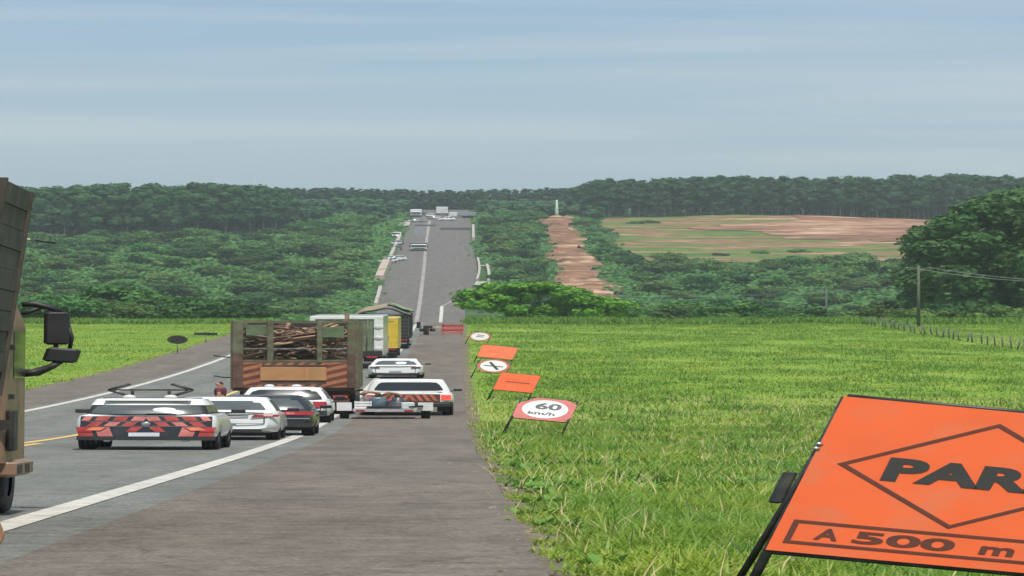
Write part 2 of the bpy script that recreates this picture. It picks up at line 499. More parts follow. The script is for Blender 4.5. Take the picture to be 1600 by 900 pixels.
# worn earth margin between asphalt and grass
M_earth = mat('earth_margin', (0.13, 0.10, 0.07), 0.95, var=0.3, scale=2.5, detail=6)
def _wob(d, s): return 0.10 * math.sin(d * 0.9 + s) + 0.07 * math.sin(d * 2.3 + 2 * s) + 0.05 * math.sin(d * 5.1 + s)
def earth_z(x, d): return np.maximum(ground(x, np.full(len(x), d)) + 0.012, -999)
sheet('earth_margin', lambda d: float(CX(d) + WR(d)) + 0.0, lambda d: float(CX(d) + WR(d)) + 0.26 + _wob(d, 1.0), 0, 365, 0.0, M_earth, 3, step=0.5, kind='structure', zfun=earth_z)
sheet('earth_margin', lambda d: float(CX(d) - WL(d)) - 0.5 + _wob(d, 4.0), lambda d: float(CX(d) - WL(d)), 40, 365, 0.0, M_earth, 3, step=1.0, kind='structure', zfun=earth_z)

# red earth firebreak with cross banks, and the ploughed field, on the far slope
def red_soil(name, stops, sc, s2):
    m, t, p = _principled(name)
    N, L = t.nodes, t.links
    g = N.new('ShaderNodeNewGeometry')
    mpn = N.new('ShaderNodeMapping'); mpn.inputs['Scale'].default_value = sc
    L.new(g.outputs['Position'], mpn.inputs['Vector'])
    n = N.new('ShaderNodeTexNoise'); n.inputs['Scale'].default_value = 1; n.inputs['Detail'].default_value = 6; n.inputs['Distortion'].default_value = 0.6  # dark sheets laid on the far road as painted shadow strips
    L.new(mpn.outputs[0], n.inputs['Vector'])
    r = N.new('ShaderNodeValToRGB'); e = r.color_ramp.elements
    e[0].position, e[0].color = stops[0][0], (*stops[0][1], 1)
    e[1].position, e[1].color = stops[-1][0], (*stops[-1][1], 1)
    for q, c in stops[1:-1]:
        x = e.new(q); x.color = (*c, 1)
    L.new(n.outputs['Fac'], r.inputs[0])
    n2 = N.new('ShaderNodeTexNoise'); n2.inputs['Scale'].default_value = s2; n2.inputs['Detail'].default_value = 5
    L.new(g.outputs['Position'], n2.inputs['Vector'])
    r2 = N.new('ShaderNodeValToRGB'); r2.color_ramp.elements[0].position = 0.35; r2.color_ramp.elements[1].position = 0.65
    r2.color_ramp.elements[0].color = (0.7, 0.7, 0.7, 1); r2.color_ramp.elements[1].color = (1.1, 1.1, 1.1, 1)
    L.new(n2.outputs['Fac'], r2.inputs[0])
    mx = N.new('ShaderNodeMixRGB'); mx.blend_type = 'MULTIPLY'; mx.inputs[0].default_value = 1
    L.new(r.outputs[0], mx.inputs[1]); L.new(r2.outputs[0], mx.inputs[2])
    L.new(mx.outputs[0], p.inputs['Base Color']); p.inputs['Roughness'].default_value = 0.95
    p.inputs['Specular IOR Level'].default_value = 0.1
    return m
M_red = red_soil('red_earth', [(0.32, (0.09, 0.075, 0.038)), (0.46, (0.20, 0.105, 0.065)), (0.56, (0.265, 0.145, 0.092)), (0.68, (0.44, 0.32, 0.22))], (0.07, 0.13, 1), 0.4)
def bank_z(x, d):
    w = (d * 0.052 + 0.3 * np.sin(d * 0.011)) % 1.0
    b = np.exp(-((w - 0.5) / 0.11) ** 2) * 1.7
    edge = np.clip(np.minimum(np.arange(len(x)), np.arange(len(x))[::-1]) / 2.0, 0, 1)
    return ground(x, np.full(len(x), d)) + 0.25 + b * (0.5 + 0.5 * edge) + 0.25 * np.sin(x * 1.9 + d * 0.21)
sheet('firebreak', lambda d: 17.2 + (d - 750) * 0.0095 + 0.9 * math.sin(d * 0.06) + 0.6 * math.sin(d * 0.17), lambda d: 23.6 + (d - 750) * 0.0085 + 1.1 * math.sin(d * 0.05 + 1) + 0.8 * math.sin(d * 0.19), 690, 1165, 0.0, M_red, 9, step=1.6, kind='structure', zfun=bank_z)
M_field = red_soil('bare_field_soil', [(0.38, (0.065, 0.13, 0.028)), (0.485, (0.11, 0.155, 0.042)), (0.52, (0.16, 0.12, 0.055)), (0.575, (0.22, 0.12, 0.072)), (0.68, (0.37, 0.25, 0.16))], (0.022, 0.085, 1), 0.3)
M_field2 = red_soil('bare_red_soil', [(0.34, (0.10, 0.115, 0.04)), (0.44, (0.17, 0.085, 0.055)), (0.54, (0.25, 0.13, 0.085)), (0.68, (0.43, 0.29, 0.19))], (0.02, 0.08, 1), 0.3)
def field_z(x, d):
    w = (d * 0.045 + 0.012 * x) % 1.0
    return ground(x, np.full(len(x), d)) + 0.3 + np.exp(-((w - 0.5) / 0.12) ** 2) * 0.8
sheet('bare_field', lambda d: 31.5 + (d - 900) * 0.006 + 1.5 * math.sin(d * 0.05), lambda d: 128 + 0 * d, 880, 1172, 0.0, M_field, 40, step=4, kind='structure', zfun=field_z)
def f2z(x, d): return field_z(x, d) + 0.25
sheet('bare_field', lambda d: 52 + abs(d - 1085) * 0.36 + 4 * math.sin(d * 0.09) + 2.5 * math.sin(d * 0.23), lambda d: 127, 955, 1168, 0.0, M_field2, 30, step=4, kind='structure', zfun=f2z)
sheet('bare_earth', lambda d: -40.5 + abs(d - 1040) * 0.06 + 0.6 * math.sin(d * .4), lambda d: -35.5 - abs(d - 1040) * 0.05, 1012, 1068, 0.35, M_red, 5, step=4, kind='structure', zfun=lambda x, d: ground(x, np.full(len(x), d)))

# ------------------------------------------------------------------ grass
def vnoise(x, y, s):
    def h(i, j):
        n = (i * 374761393 + j * 668265263 + int(s * 1000) * 69069) & 0x7fffffff
        n = (n ^ (n >> 13)) * 1274126177 & 0x7fffffff
        return (n ^ (n >> 16)) % 65536 / 65536.0
    xi, yi = np.floor(x).astype(np.int64), np.floor(y).astype(np.int64)
    fx, fy = x - xi, y - yi
    fx, fy = fx * fx * (3 - 2 * fx), fy * fy * (3 - 2 * fy)
    return (h(xi, yi) * (1 - fx) + h(xi + 1, yi) * fx) * (1 - fy) + (h(xi, yi + 1) * (1 - fx) + h(xi + 1, yi + 1) * fx) * fy

def patch_tint(m):
    # broad yellow and deep green patches over the blades
    t = m.node_tree; N, L = t.nodes, t.links
    hs = [n for n in N if n.type == 'HUE_SAT'][0]
    src = hs.inputs['Color'].links[0].from_socket
    g = N.new('ShaderNodeNewGeometry')
    mp_ = N.new('ShaderNodeMapping'); mp_.inputs['Scale'].default_value = (0.35, 0.12, 0.0)
    L.new(g.outputs['Position'], mp_.inputs['Vector'])
    n = N.new('ShaderNodeTexNoise'); n.inputs['Scale'].default_value = 1.0; n.inputs['Detail'].default_value = 5; n.inputs['Roughness'].default_value = 0.6
    L.new(mp_.outputs[0], n.inputs['Vector'])
    r = N.new('ShaderNodeValToRGB'); e = r.color_ramp.elements
    e[0].position, e[0].color = 0.36, (0.58, 0.78, 0.78, 1)
    e[1].position, e[1].color = 0.62, (1.38, 1.12, 0.95, 1)
    L.new(n.outputs['Fac'], r.inputs[0])
    x = N.new('ShaderNodeMixRGB'); x.blend_type = 'MULTIPLY'; x.inputs[0].default_value = 1
    L.new(src, x.inputs[1]); L.new(r.outputs[0], x.inputs[2]); L.new(x.outputs[0], hs.inputs['Color'])
    return m
M_grass = patch_tint(leaf_mat('grass_blades', [(0.105, 0.215, 0.028), (0.165, 0.295, 0.037), (0.235, 0.355, 0.054), (0.40, 0.46, 0.145)], hue=0.0, val=0.0, scale=2.6, rough=0.45))
for n_ in M_grass.node_tree.nodes:
    if n_.type == 'MIX_SHADER': n_.inputs[0].default_value = 0.42

def blades(name, px, pd, L, wid, segs, label, droop=1.0, m=None):
    n = len(px)
    pz = ground(px, pd) - 0.02
    az = RNG.uniform(0, 2 * np.pi, n)
    dx, dy = np.cos(az), np.sin(az)
    lean0 = RNG.uniform(0.05, 0.7, n)
    bend = RNG.uniform(0.4, 1.5, n) * droop
    x, y, z = px.copy(), pd.copy(), pz.copy()
    V = []
    sx, sy = -dy, dx
    for k in range(segs + 1):
        t = k / segs
        w = wid * (1 - t ** 2.2) * (0.65 + 0.7 * min(t * 3, 1)) * 0.5
        if k == segs:
            V.append(np.stack([x, y, z], 1))
        else:
            V.append(np.stack([x - sx * w, y - sy * w, z], 1)); V.append(np.stack([x + sx * w, y + sy * w, z + w * 0.25], 1))
        a = lean0 + bend * t
        st = L / segs
        x = x + dx * np.sin(a) * st; y = y + dy * np.sin(a) * st; z = z + np.cos(a) * st
    A = np.stack(V, 1)                      # n, verts, 3
    q = A.shape[1]
    base = (np.arange(n) * q)[:, None]
    quads = np.concatenate([base + np.array([2 * k, 2 * k + 1, 2 * k + 3, 2 * k + 2])[None] for k in range(segs - 1)]) if segs > 1 else None
    tri = base + np.array([2 * segs - 2, 2 * segs - 1, 2 * segs])[None]
    F = ([quads] if quads is not None else []) + [tri]
    o = put(raw_mesh(name, A.reshape(-1, 3), F, m or M_grass, True), name, kind='stuff', label=label, cat='grass')
    return o

def scatter(n, d0, d1, xmin, xmax):
    """uniform over the area between xmin(d) and xmax(d)"""
    d = np.sqrt(RNG.uniform(d0 * d0, d1 * d1, n * 2))
    lo, hi = xmin(d), xmax(d)
    keep = hi > lo
    wmax = (hi - lo).max() / d1
    keep &= RNG.uniform(0, 1, len(d)) < (hi - lo) / (wmax * d + 1e-6)
    d, lo, hi = d[keep], lo[keep], hi[keep]
    x = lo + (hi - lo) * RNG.uniform(0, 1, len(d))
    return x, d

def _re(d): return CX(d) + WR(d) + 0.12 + 0.07 * np.sin(d * 0.9) + 0.05 * np.sin(d * 2.7) + RNG.normal(0, 0.07, np.shape(d))
def _rmax(d): return 0.1125 * d + 0.6
def _lmin(d): return -0.0865 * d - 0.6
def _le(d): return CX(d) - WL(d) - 0.25 - 0.15 * np.sin(d * 0.7)

def patchy(x, d, sc=0.7):
    return 0.5 * vnoise(x * sc, d * sc * 0.5, 1.0) + 0.3 * vnoise(x * sc * 2.7, d * sc * 1.3, 2.0) + 0.2 * vnoise(x * 6, d * 3, 3.0)

x, d = scatter(64000, 13, 40, _re, _rmax)
p = patchy(x, d)
k = RNG.uniform(0, 1, len(x)) < 0.3 + 1.1 * p
x, d, p = x[k], d[k], p[k]
edge = np.clip((x - _re(d)) / 0.5, 0.35, 1)
blades('grass', x, d, (0.12 + 0.42 * p) * RNG.uniform(0.5, 1.4, len(x)) * edge, RNG.uniform(0.005, 0.016, len(x)), 3, 'long broad bladed green grass in the foreground of the right field', 1.2)
x, d = scatter(86000, 40, 110, _re, _rmax)
p = patchy(x, d, 0.45)
k = RNG.uniform(0, 1, len(x)) < 0.25 + 1.2 * p
x, d, p = x[k], d[k], p[k]
edge = np.clip((x - _re(d)) / 0.6, 0.4, 1)
blades('grass', x, d, (0.09 + 0.36 * p ** 1.4) * RNG.uniform(0.6, 1.3, len(x)) * edge, RNG.uniform(0.010, 0.024, len(x)), 2, 'rough green grass of the right field round the temporary signs', 1.0)
x, d = scatter(98000, 110, 372, _re, _rmax)
p = patchy(x, d, 0.22)
k = RNG.uniform(0, 1, len(x)) < 0.2 + 1.1 * p
x, d, p = x[k], d[k], p[k]
edge = np.clip((x - _re(d)) / 0.8, 0.4, 1)
blades('grass', x, d, (0.05 + 0.42 * p ** 2) * RNG.uniform(0.6, 1.3, len(x)) * edge, RNG.uniform(0.025, 0.062, len(x)), 2, 'far green grass of the right field up to the trees', 0.8)
x, d = scatter(40000, 100, 372, _lmin, _le)
p = patchy(x, d, 0.25)
blades('grass', x, d, (0.05 + 0.32 * p ** 2) * RNG.uniform(0.6, 1.3, len(x)), RNG.uniform(0.02, 0.05, len(x)), 2, 'green grass of the verge left of the road', 0.8)

# tall coarse tussocks dotted over the right field
tx, td = scatter(420, 45, 360, lambda q: _re(q) + 0.6, _rmax)
tx = np.repeat(tx, 46); td = np.repeat(td, 46)
sp = 0.10 + 0.0012 * td
tx = tx + RNG.normal(0, 1, len(tx)) * sp * 1.4; td = td + RNG.normal(0, 1, len(td)) * sp * 1.2
ok_ = tx > _re(td) + 0.25
tx, td = tx[ok_], td[ok_]
M_tuss = leaf_mat('tussock_blades', [(0.07, 0.15, 0.022), (0.11, 0.21, 0.03), (0.17, 0.28, 0.04)], hue=0.0, val=0.0, scale=2.0)
blades('tussocks', tx, td, RNG.uniform(0.25, 0.6, len(tx)) , RNG.uniform(0.010, 0.026, len(tx)), 3, 'dark coarse grass tussocks dotted over the right field', 0.9, M_tuss)

# dry straw stalks, and broad leaved weeds near the shoulder
x, d = scatter(5200, 14, 150, _re, _rmax)
M_straw = mat('dry_straw', (0.36, 0.30, 0.13), 0.8, var=0.25, scale=3, col2=(0.5, 0.43, 0.22))
blades('dry_stalks', x, d, RNG.uniform(0.2, 0.55, len(x)), RNG.uniform(0.004, 0.012, len(x)), 2, 'dry straw stalks scattered through the right field', 0.6, M_straw)
wx, wd = scatter(420, 14, 100, lambda q: _re(q) + 0.1, _rmax)
wx = np.repeat(wx, 22) + RNG.normal(0, 0.07, len(wx) * 22); wd = np.repeat(wd, 22) + RNG.normal(0, 0.08, len(wd) * 22)
M_weed = leaf_mat('weed_leaves', [(0.09, 0.2, 0.04), (0.14, 0.28, 0.05), (0.22, 0.37, 0.075)], hue=0.0, val=0.0, scale=2.0)
blades('weeds', wx, wd, RNG.uniform(0.1, 0.26, len(wx)), RNG.uniform(0.03, 0.06, len(wx)), 3, 'broad leaved weeds in the near grass', 1.3, M_weed)

# taller ragged grass where the field meets the scrub, on both sides
gx, gd = scatter(2600, 345, 376, lambda q: _re(q) + 0.5, _rmax)
k = RNG.uniform(0, 1, len(gx)) < 1.5 * vnoise(gx * 0.45, gd * 0.1, 9.0) ** 2
gx, gd = np.repeat(gx[k], 14), np.repeat(gd[k], 14)
gx = gx + RNG.normal(0, 0.3, len(gx)); gd = gd + RNG.normal(0, 0.5, len(gd))
blades('tall_grass', gx, gd, RNG.uniform(0.3, 1.3, len(gx)), RNG.uniform(0.03, 0.08, len(gx)), 2, 'tall ragged grass where the right field meets the scrub', 0.8, M_tuss)
gx, gd = scatter(900, 350, 376, _lmin, lambda q: _le(q) - 0.5)
gx, gd = np.repeat(gx, 12), np.repeat(gd, 12)
gx = gx + RNG.normal(0, 0.3, len(gx)); gd = gd + RNG.normal(0, 0.5, len(gd))
blades('tall_grass', gx, gd, RNG.uniform(0.2, 1.0, len(gx)), RNG.uniform(0.03, 0.08, len(gx)), 2, 'tall ragged grass at the back of the left verge', 0.8, M_tuss)

# crumbs of asphalt and dry leaves along the ragged right edge
deb = MB()
for i in range(170):
    q = random.uniform(16, 120)
    px = float(CX(q) + WR(q)) + random.gauss(0.05, 0.14)
    s = random.uniform(0.012, 0.045)
    a = random.uniform(0, 3)
    pts = [(px + s * math.cos(a + b) * random.uniform(0.6, 1.3), q + s * 1.6 * math.sin(a + b) * random.uniform(0.6, 1.3)) for b in (0, 1.4, 2.6, 4.0, 5.2)]
    zz = float(ground(px, q)) + 0.05 if px > CX(q) + WR(q) else zr(q) + 0.006
    deb.add([(u, w, zz) for u, w in pts] + [(px, q, zz + s * 0.5)], [(j, (j + 1) % 5, 5) for j in range(5)])
deb.build('litter', mat('dry_crumbs', (0.05, 0.042, 0.034), 0.9, var=0.6, scale=14, col2=(0.24, 0.19, 0.12)), kind='stuff', label='asphalt crumbs and dry leaves along the ragged shoulder edge', cat='litter')
# ================================================================== VEHICLES
M_white = mat('white_paint', (0.66, 0.66, 0.645), 0.28, var=0.03, scale=1.5, coat=0.6, dirt=((0.45, 0.42, 0.37), 2.0, 0.35))
M_blackp = mat('black_paint', (0.012, 0.013, 0.014), 0.25, var=0.2, scale=2, coat=0.7, dirt=((0.07, 0.065, 0.055), 2.5, 0.5))
M_silver = mat('silver_paint', (0.33, 0.35, 0.36), 0.32, metal=0.3, var=0.05, scale=2, coat=0.5)
M_darkp = mat('dark_grey_paint', (0.05, 0.055, 0.06), 0.3, var=0.1, scale=2, coat=0.5)
M_plast = mat('black_plastic', (0.016, 0.016, 0.017), 0.55, var=0.3, scale=6)
M_rubber = mat('tyre_rubber', (0.014, 0.014, 0.014), 0.85, var=0.3, scale=12, dirt=((0.09, 0.08, 0.065), 6, 0.5))
M_alloy = mat('alloy_wheel', (0.42, 0.43, 0.44), 0.35, metal=0.8, var=0.1, scale=8)
M_steel = mat('grey_steel', (0.22, 0.23, 0.24), 0.5, metal=0.4, var=0.2, scale=6, dirt=((0.14, 0.08, 0.05), 4, 0.4))
M_glass = mat('tinted_glass', (0.022, 0.028, 0.03), 0.2, var=0.1, scale=2, spec=0.5)
M_glassl = mat('pale_glass', (0.07, 0.08, 0.082), 0.2, var=0.15, scale=1.2, spec=0.5)
M_tail = mat('tail_lamp_red', (0.36, 0.016, 0.018), 0.2, var=0.25, scale=9, coat=0.8)
M_brake = mat('brake_lamp_lit', (0.7, 0.02, 0.015), 0.2, var=0.1, scale=9, coat=0.8, emit=((1.0, 0.05, 0.03), 1.1))
M_clear = mat('clear_lamp', (0.6, 0.6, 0.58), 0.15, var=0.1, scale=9, coat=0.8)
M_amber = mat('amber_lamp', (0.6, 0.2, 0.03), 0.25, var=0.1, scale=9, coat=0.6)
M_plate = mat('number_plate', (0.55, 0.57, 0.6), 0.4, var=0.08, scale=20)
M_sred = mat('hazard_red', (0.33, 0.032, 0.026), 0.4, var=0.18, scale=5, dirt=((0.3, 0.12, 0.1), 5, 0.5))
M_spink = mat('hazard_pale', (0.46, 0.14, 0.12), 0.4, var=0.2, scale=5)
M_orange = mat('sign_orange', (0.80, 0.128, 0.032), 0.5, var=0.04, scale=3, dirt=((0.56, 0.19, 0.10), 5, 0.5), bump=0.25)
M_ink = mat('sign_black', (0.035, 0.03, 0.028), 0.55, var=0.1, scale=8)
M_brownink = mat('sign_dark_red', (0.11, 0.03, 0.018), 0.55, var=0.1, scale=8)
M_swhite = mat('sign_white', (0.72, 0.72, 0.69), 0.5, var=0.04, scale=4, dirt=((0.55, 0.5, 0.45), 5, 0.4))
M_sring = mat('sign_red', (0.50, 0.11, 0.10), 0.5, var=0.1, scale=6)
M_frame = mat('sign_frame_black', (0.02, 0.021, 0.02), 0.5, var=0.4, scale=10, dirt=((0.11, 0.10, 0.07), 7, 0.5))

def wheel_meshes(r, w, alloy=M_alloy, n=24):
    t = MB().lathe([(r * 0.62, -w / 2), (r * 0.93, -w / 2), (r, -w / 2 + 0.03), (r, -w / 6), (r - 0.008, -w / 6), (r - 0.008, -w / 6 + 0.012), (r, -w / 6 + 0.012), (r, w / 6), (r - 0.008, w / 6), (r - 0.008, w / 6 + 0.012), (r, w / 6 + 0.012),
                    (r, w / 2 - 0.03), (r * 0.93, w / 2), (r * 0.62, w / 2)], 'x', n)
    rim = MB().lathe([(0.0, w * 0.32), (r * 0.16, w * 0.34), (r * 0.2, w * 0.24), (r * 0.52, w * 0.2), (r * 0.58, w * 0.42), (r * 0.64, w * 0.45), (r * 0.64, -w * 0.45), (0.0, -w * 0.4)], 'x', n)
    for k in range(5):
        a = 2 * math.pi * k / 5
        Mx = Matrix.Rotation(a, 4, 'X')
        rim.box(w * 0.22, w * 0.4, -r * 0.06, r * 0.06, r * 0.12, r * 0.6, M=Mx)
    return t.mesh('tyre', M_rubber), rim.mesh('rim', alloy)

def add_wheels(root, r, w, xs, ys, alloy=M_alloy, cache={}):
    key = (r, w, alloy.name)
    if key not in cache: cache[key] = wheel_meshes(r, w, alloy)
    ty, ri = cache[key]
    for y in ys:
        for s in (-1, 1):
            o = put(ty, 'wheel', root, (s * xs, y, r))
            q = put(ri, 'rim', o)
            if s < 0: o.rotation_euler = (0, 0, math.pi)

def frac_lerp(a, b, t): return a + (b - a) * t

class Car:
    """a passenger car as lofted body + cabin; y runs forward from the rear bumper"""
    def __init__(s, L=4.4, W=1.8, H=1.55, belt=0.95, zb=0.24, wr=0.33, wy=(0.8, 3.45), yr=(0.15, 0.5), yf=(3.45, 2.6),
                 rear_lean=0.10, tumble=0.17, hood=0.86, trunk=None, deck=None, rear_round=1.0, shoulder=0.13, inset=0.07, taper=0.13):
        s.__dict__.update(locals())
        s.cab_w0 = W / 2 - inset
        s.cab_w1 = W / 2 - tumble - 0.05
        s.roof_z = H - 0.055
    def deck_z(s, y):
        b = s.belt
        if y > s.yf[0] - 0.25:
            t = min(1, (y - s.yf[0] + 0.25) / (s.L - s.yf[0] + 0.25))
            return b + (s.hood - b) * min(1, t * 1.6) - 0.12 * max(0, t - 0.55) / 0.45
        if s.trunk and y < s.yr[0] + 0.3:
            return s.trunk + 0.02 * min(1, y / 0.4)
        return b
    def halfw(s, y):
        e = min(y, s.L - y)
        return s.W / 2 * (1 - s.taper * max(0, 1 - e / 0.55) ** 2.2)
    def body(s):
        ys = [0.0, 0.05, 0.13, 0.26, 0.42]
        for c in s.wy:
            ys += [c + s.wr * 1.12 * k for k in (-1.02, -0.98, -0.86, -0.65, -0.35, 0, 0.35, 0.65, 0.86, 0.98, 1.02)]
        ys += [s.L * 0.42, s.L * 0.55, s.L * 0.65, s.L - 0.42, s.L - 0.26, s.L - 0.13, s.L - 0.05, s.L]
        ys += [s.yf[0] - 0.25, s.yr[0] + 0.3, s.yr[0] + 0.31]
        ys = sorted({round(min(max(y, 0), s.L), 3) for y in ys})
        vs, fs, m = [], [], 11
        for y in ys:
            w = s.halfw(y)
            e = min(y, s.L - y)
            ins = 0.055 * max(0, 1 - e / 0.13) ** 1.6
            arch = 0
            for c in s.wy:
                q = abs(y - c)
                if q < s.wr * 1.12: arch = s.wr * 0.98 + math.sqrt(max(0, (s.wr * 1.12) ** 2 - q * q))
            zb = s.zb + 0.10 * max(0, 1 - e / 0.42) + ins
            dz = s.deck_z(y) - ins * 0.9
            zs = max(zb + 0.05, arch)
            zm = max(zb + 0.22, arch + 0.04)
            zm2 = max(frac_lerp(zb, dz, 0.62), zm + 0.03)
            ring = [(0, zb - 0.0), (w * 0.74, zb), (w * 0.76, max(zb, arch)), (w * 0.955 - ins, zs), (w - ins, zm), (w * 0.995 - ins, zm2),
                    (w * 0.985 - ins, dz - s.shoulder), (w * (1 - 0.28 * s.shoulder) - ins, dz - 0.36 * s.shoulder), (w * (1 - s.shoulder) - ins, dz), (w * 0.6, dz + 0.012), (0, dz + 0.02)]
            full = [(-x, z) for x, z in ring[1:-1]][::-1]
            pts = ring + full
            for x, z in pts:
                k = max(0, 1 - y / 0.35)
                vs.append((x, y + k * s.rear_lean * (z - 0.6) / 0.5 * (1 if z > 0.6 else 0.3) + 0.05 * s.rear_round * (abs(x) / (s.W / 2)) ** 3 * k, z))
        n = len(pts)
        for i in range(len(ys) - 1):
            for k in range(n):
                j = (k + 1) % n
                fs.append((i * n + k, i * n + j, (i + 1) * n + j, (i + 1) * n + k))
        mb = MB().add(vs, fs, True)
        mb.add(vs[:n], [tuple(range(n))]); mb.add(vs[-n:], [tuple(reversed(range(n)))])
        s.rear_y = lambda x, z: s.rear_lean * (z - 0.6) / 0.5 * (1 if z > 0.6 else 0.3) + 0.05 * s.rear_round * (abs(x) / (s.W / 2)) ** 3
        return mb
    # cabin
    def lev(s, t):
        yr = s.yr[0] + (s.yr[1] - s.yr[0]) * (t ** 1.35)
        yf = s.yf[0] + (s.yf[1] - s.yf[0]) * (t ** 1.15)
        w = s.cab_w0 + (s.cab_w1 - s.cab_w0) * (t ** 1.3)
        z0 = (s.trunk if s.trunk else s.belt) - 0.03
        return yr, yf, w, s.belt - 0.02 + (s.roof_z - s.belt + 0.02) * t
    def rear_pt(s, f, t):
        yr, yf, w, z = s.lev(t)
        return (f * w, yr + 0.13 * abs(f) ** 4, z)
    def front_pt(s, f, t):
        yr, yf, w, z = s.lev(t)
        return (f * w, yf - 0.22 * abs(f) ** 3, z)
    FR = [-1, -0.93, -0.8, -0.55, -0.25, 0, 0.25, 0.55, 0.8, 0.93, 1]
    def cabin(s, t0=0.0, grow=0.0):
        vs, fs = [], []
        ts = [t0 + (1 - t0) * q for q in (0, 0.2, 0.4, 0.6, 0.8, 0.92, 1.0)]
        rows = []
        for t in ts:
            row = [s.rear_pt(f, t) for f in s.FR] + [s.front_pt(f, t) for f in reversed(s.FR)]
            yr, yf, w, z = s.lev(t); cy = (yr + yf) / 2
            rows.append([(x + grow * (1 if x > 0 else -1), y + grow * (1 if y > cy else -1), z_) for x, y, z_ in row])
        yr, yf, w, z = s.lev(1.0)
        for sc, dz in ((0.975, 0.022), (0.9, 0.038), (0.7, 0.05), (0.35, 0.056)):
            cy = (yr + yf) / 2
            rows.append([(x * sc, cy + (y - cy) * sc, z + dz + grow) for x, y, _ in rows[len(ts) - 1]])
        n = len(rows[0])
        for r in rows: vs += r
        for i in range(len(rows) - 1):
            for k in range(n):
                j = (k + 1) % n
                fs.append((i * n + k, i * n + j, (i + 1) * n + j, (i + 1) * n + k))
        fs.append(tuple((len(rows) - 1) * n + k for k in range(n)))
        return MB().add(vs, fs, True)
    def rear_glass(s, t0=0.1, t1=0.88, f=0.86, off=0.012):
        vs, fs = [], []
        nf, ntt = 9, 5
        for i in range(ntt):
            t = t0 + (t1 - t0) * i / (ntt - 1)
            for k in range(nf):
                ff = f * (1 - 0.02 * i) * (-1 + 2 * k / (nf - 1))
                x, y, z = s.rear_pt(ff, t)
                edge = (i in (0, ntt - 1)) and (k in (0, nf - 1))
                vs.append((x * (0.965 if edge else 1), y - off, z + (0.02 if i == 0 and edge else (-0.02 if edge else 0))))
        for i in range(ntt - 1):
            for k in range(nf - 1):
                a = i * nf + k
                fs.append((a, a + 1, a + nf + 1, a + nf))
        return MB().add(vs, fs, True)
    def front_glass(s):
        vs, fs = [], []
        nf, ntt = 9, 4
        for i in range(ntt):
            t = 0.06 + 0.88 * i / (ntt - 1)
            for k in range(nf):
                x, y, z = s.front_pt(0.93 * (-1 + 2 * k / (nf - 1)), t)
                vs.append((x, y + 0.012, z + 0.004))
        for i in range(ntt - 1):
            for k in range(nf - 1):
                a = i * nf + k
                fs.append((a, a + nf, a + nf + 1, a + 1))
        return MB().add(vs, fs, True)
    def side_glass(s, side, y0, y1, t0=0.14, t1=0.88):
        """pane between body stations y0..y1 (at the belt), following the slope of the cabin ends"""
        out = []
        for t in (t0, (t0 + t1) / 2, t1):
            yr, yf, w, z = s.lev(t)
            a = max(y0, yr + 0.26); b = min(y1, yf - 0.30)
            out.append([(side * (w + 0.008), a, z), (side * (w + 0.008), (a + b) / 2, z), (side * (w + 0.008), b, z)])
        vs = [p for r in out for p in r]
        fs = [(i * 3 + k, i * 3 + k + 1, i * 3 + k + 4, i * 3 + k + 3) for i in range(2) for k in range(2)]
        if side < 0: fs = [tuple(reversed(f)) for f in fs]
        return MB().add(vs, fs, True)

def patch(car, x0, x1, z0, z1, off=0.01, th=0.03, skew=0.0, nx=4, fn=None):
    """a raised panel that follows the rear face between x0..x1, z0..z1 (skew leans it sideways)"""
    fn = fn or car.rear_y
    vs, fs = [], []
    for k, dep in ((0, 0.0), (1, th)):
        for j in range(3):
            z = z0 + (z1 - z0) * j / 2
            for i in range(nx + 1):
                x = x0 + (x1 - x0) * i / nx + skew * j / 2
                vs.append((x, fn(x, z) - off + dep, z))
    q = nx + 1
    for j in range(2):
        for i in range(nx):
            a = j * q + i
            fs.append((a, a + 1, a + q + 1, a + q))
    o = 3 * q
    loop = [i for i in range(q)] + [q + nx, 2 * q + nx] + [2 * q + i for i in reversed(range(nx))] + [q]
    for a, b in zip(loop, loop[1:] + loop[:1]): fs.append((a, a + o, b + o, b))
    return MB().add(vs, fs)

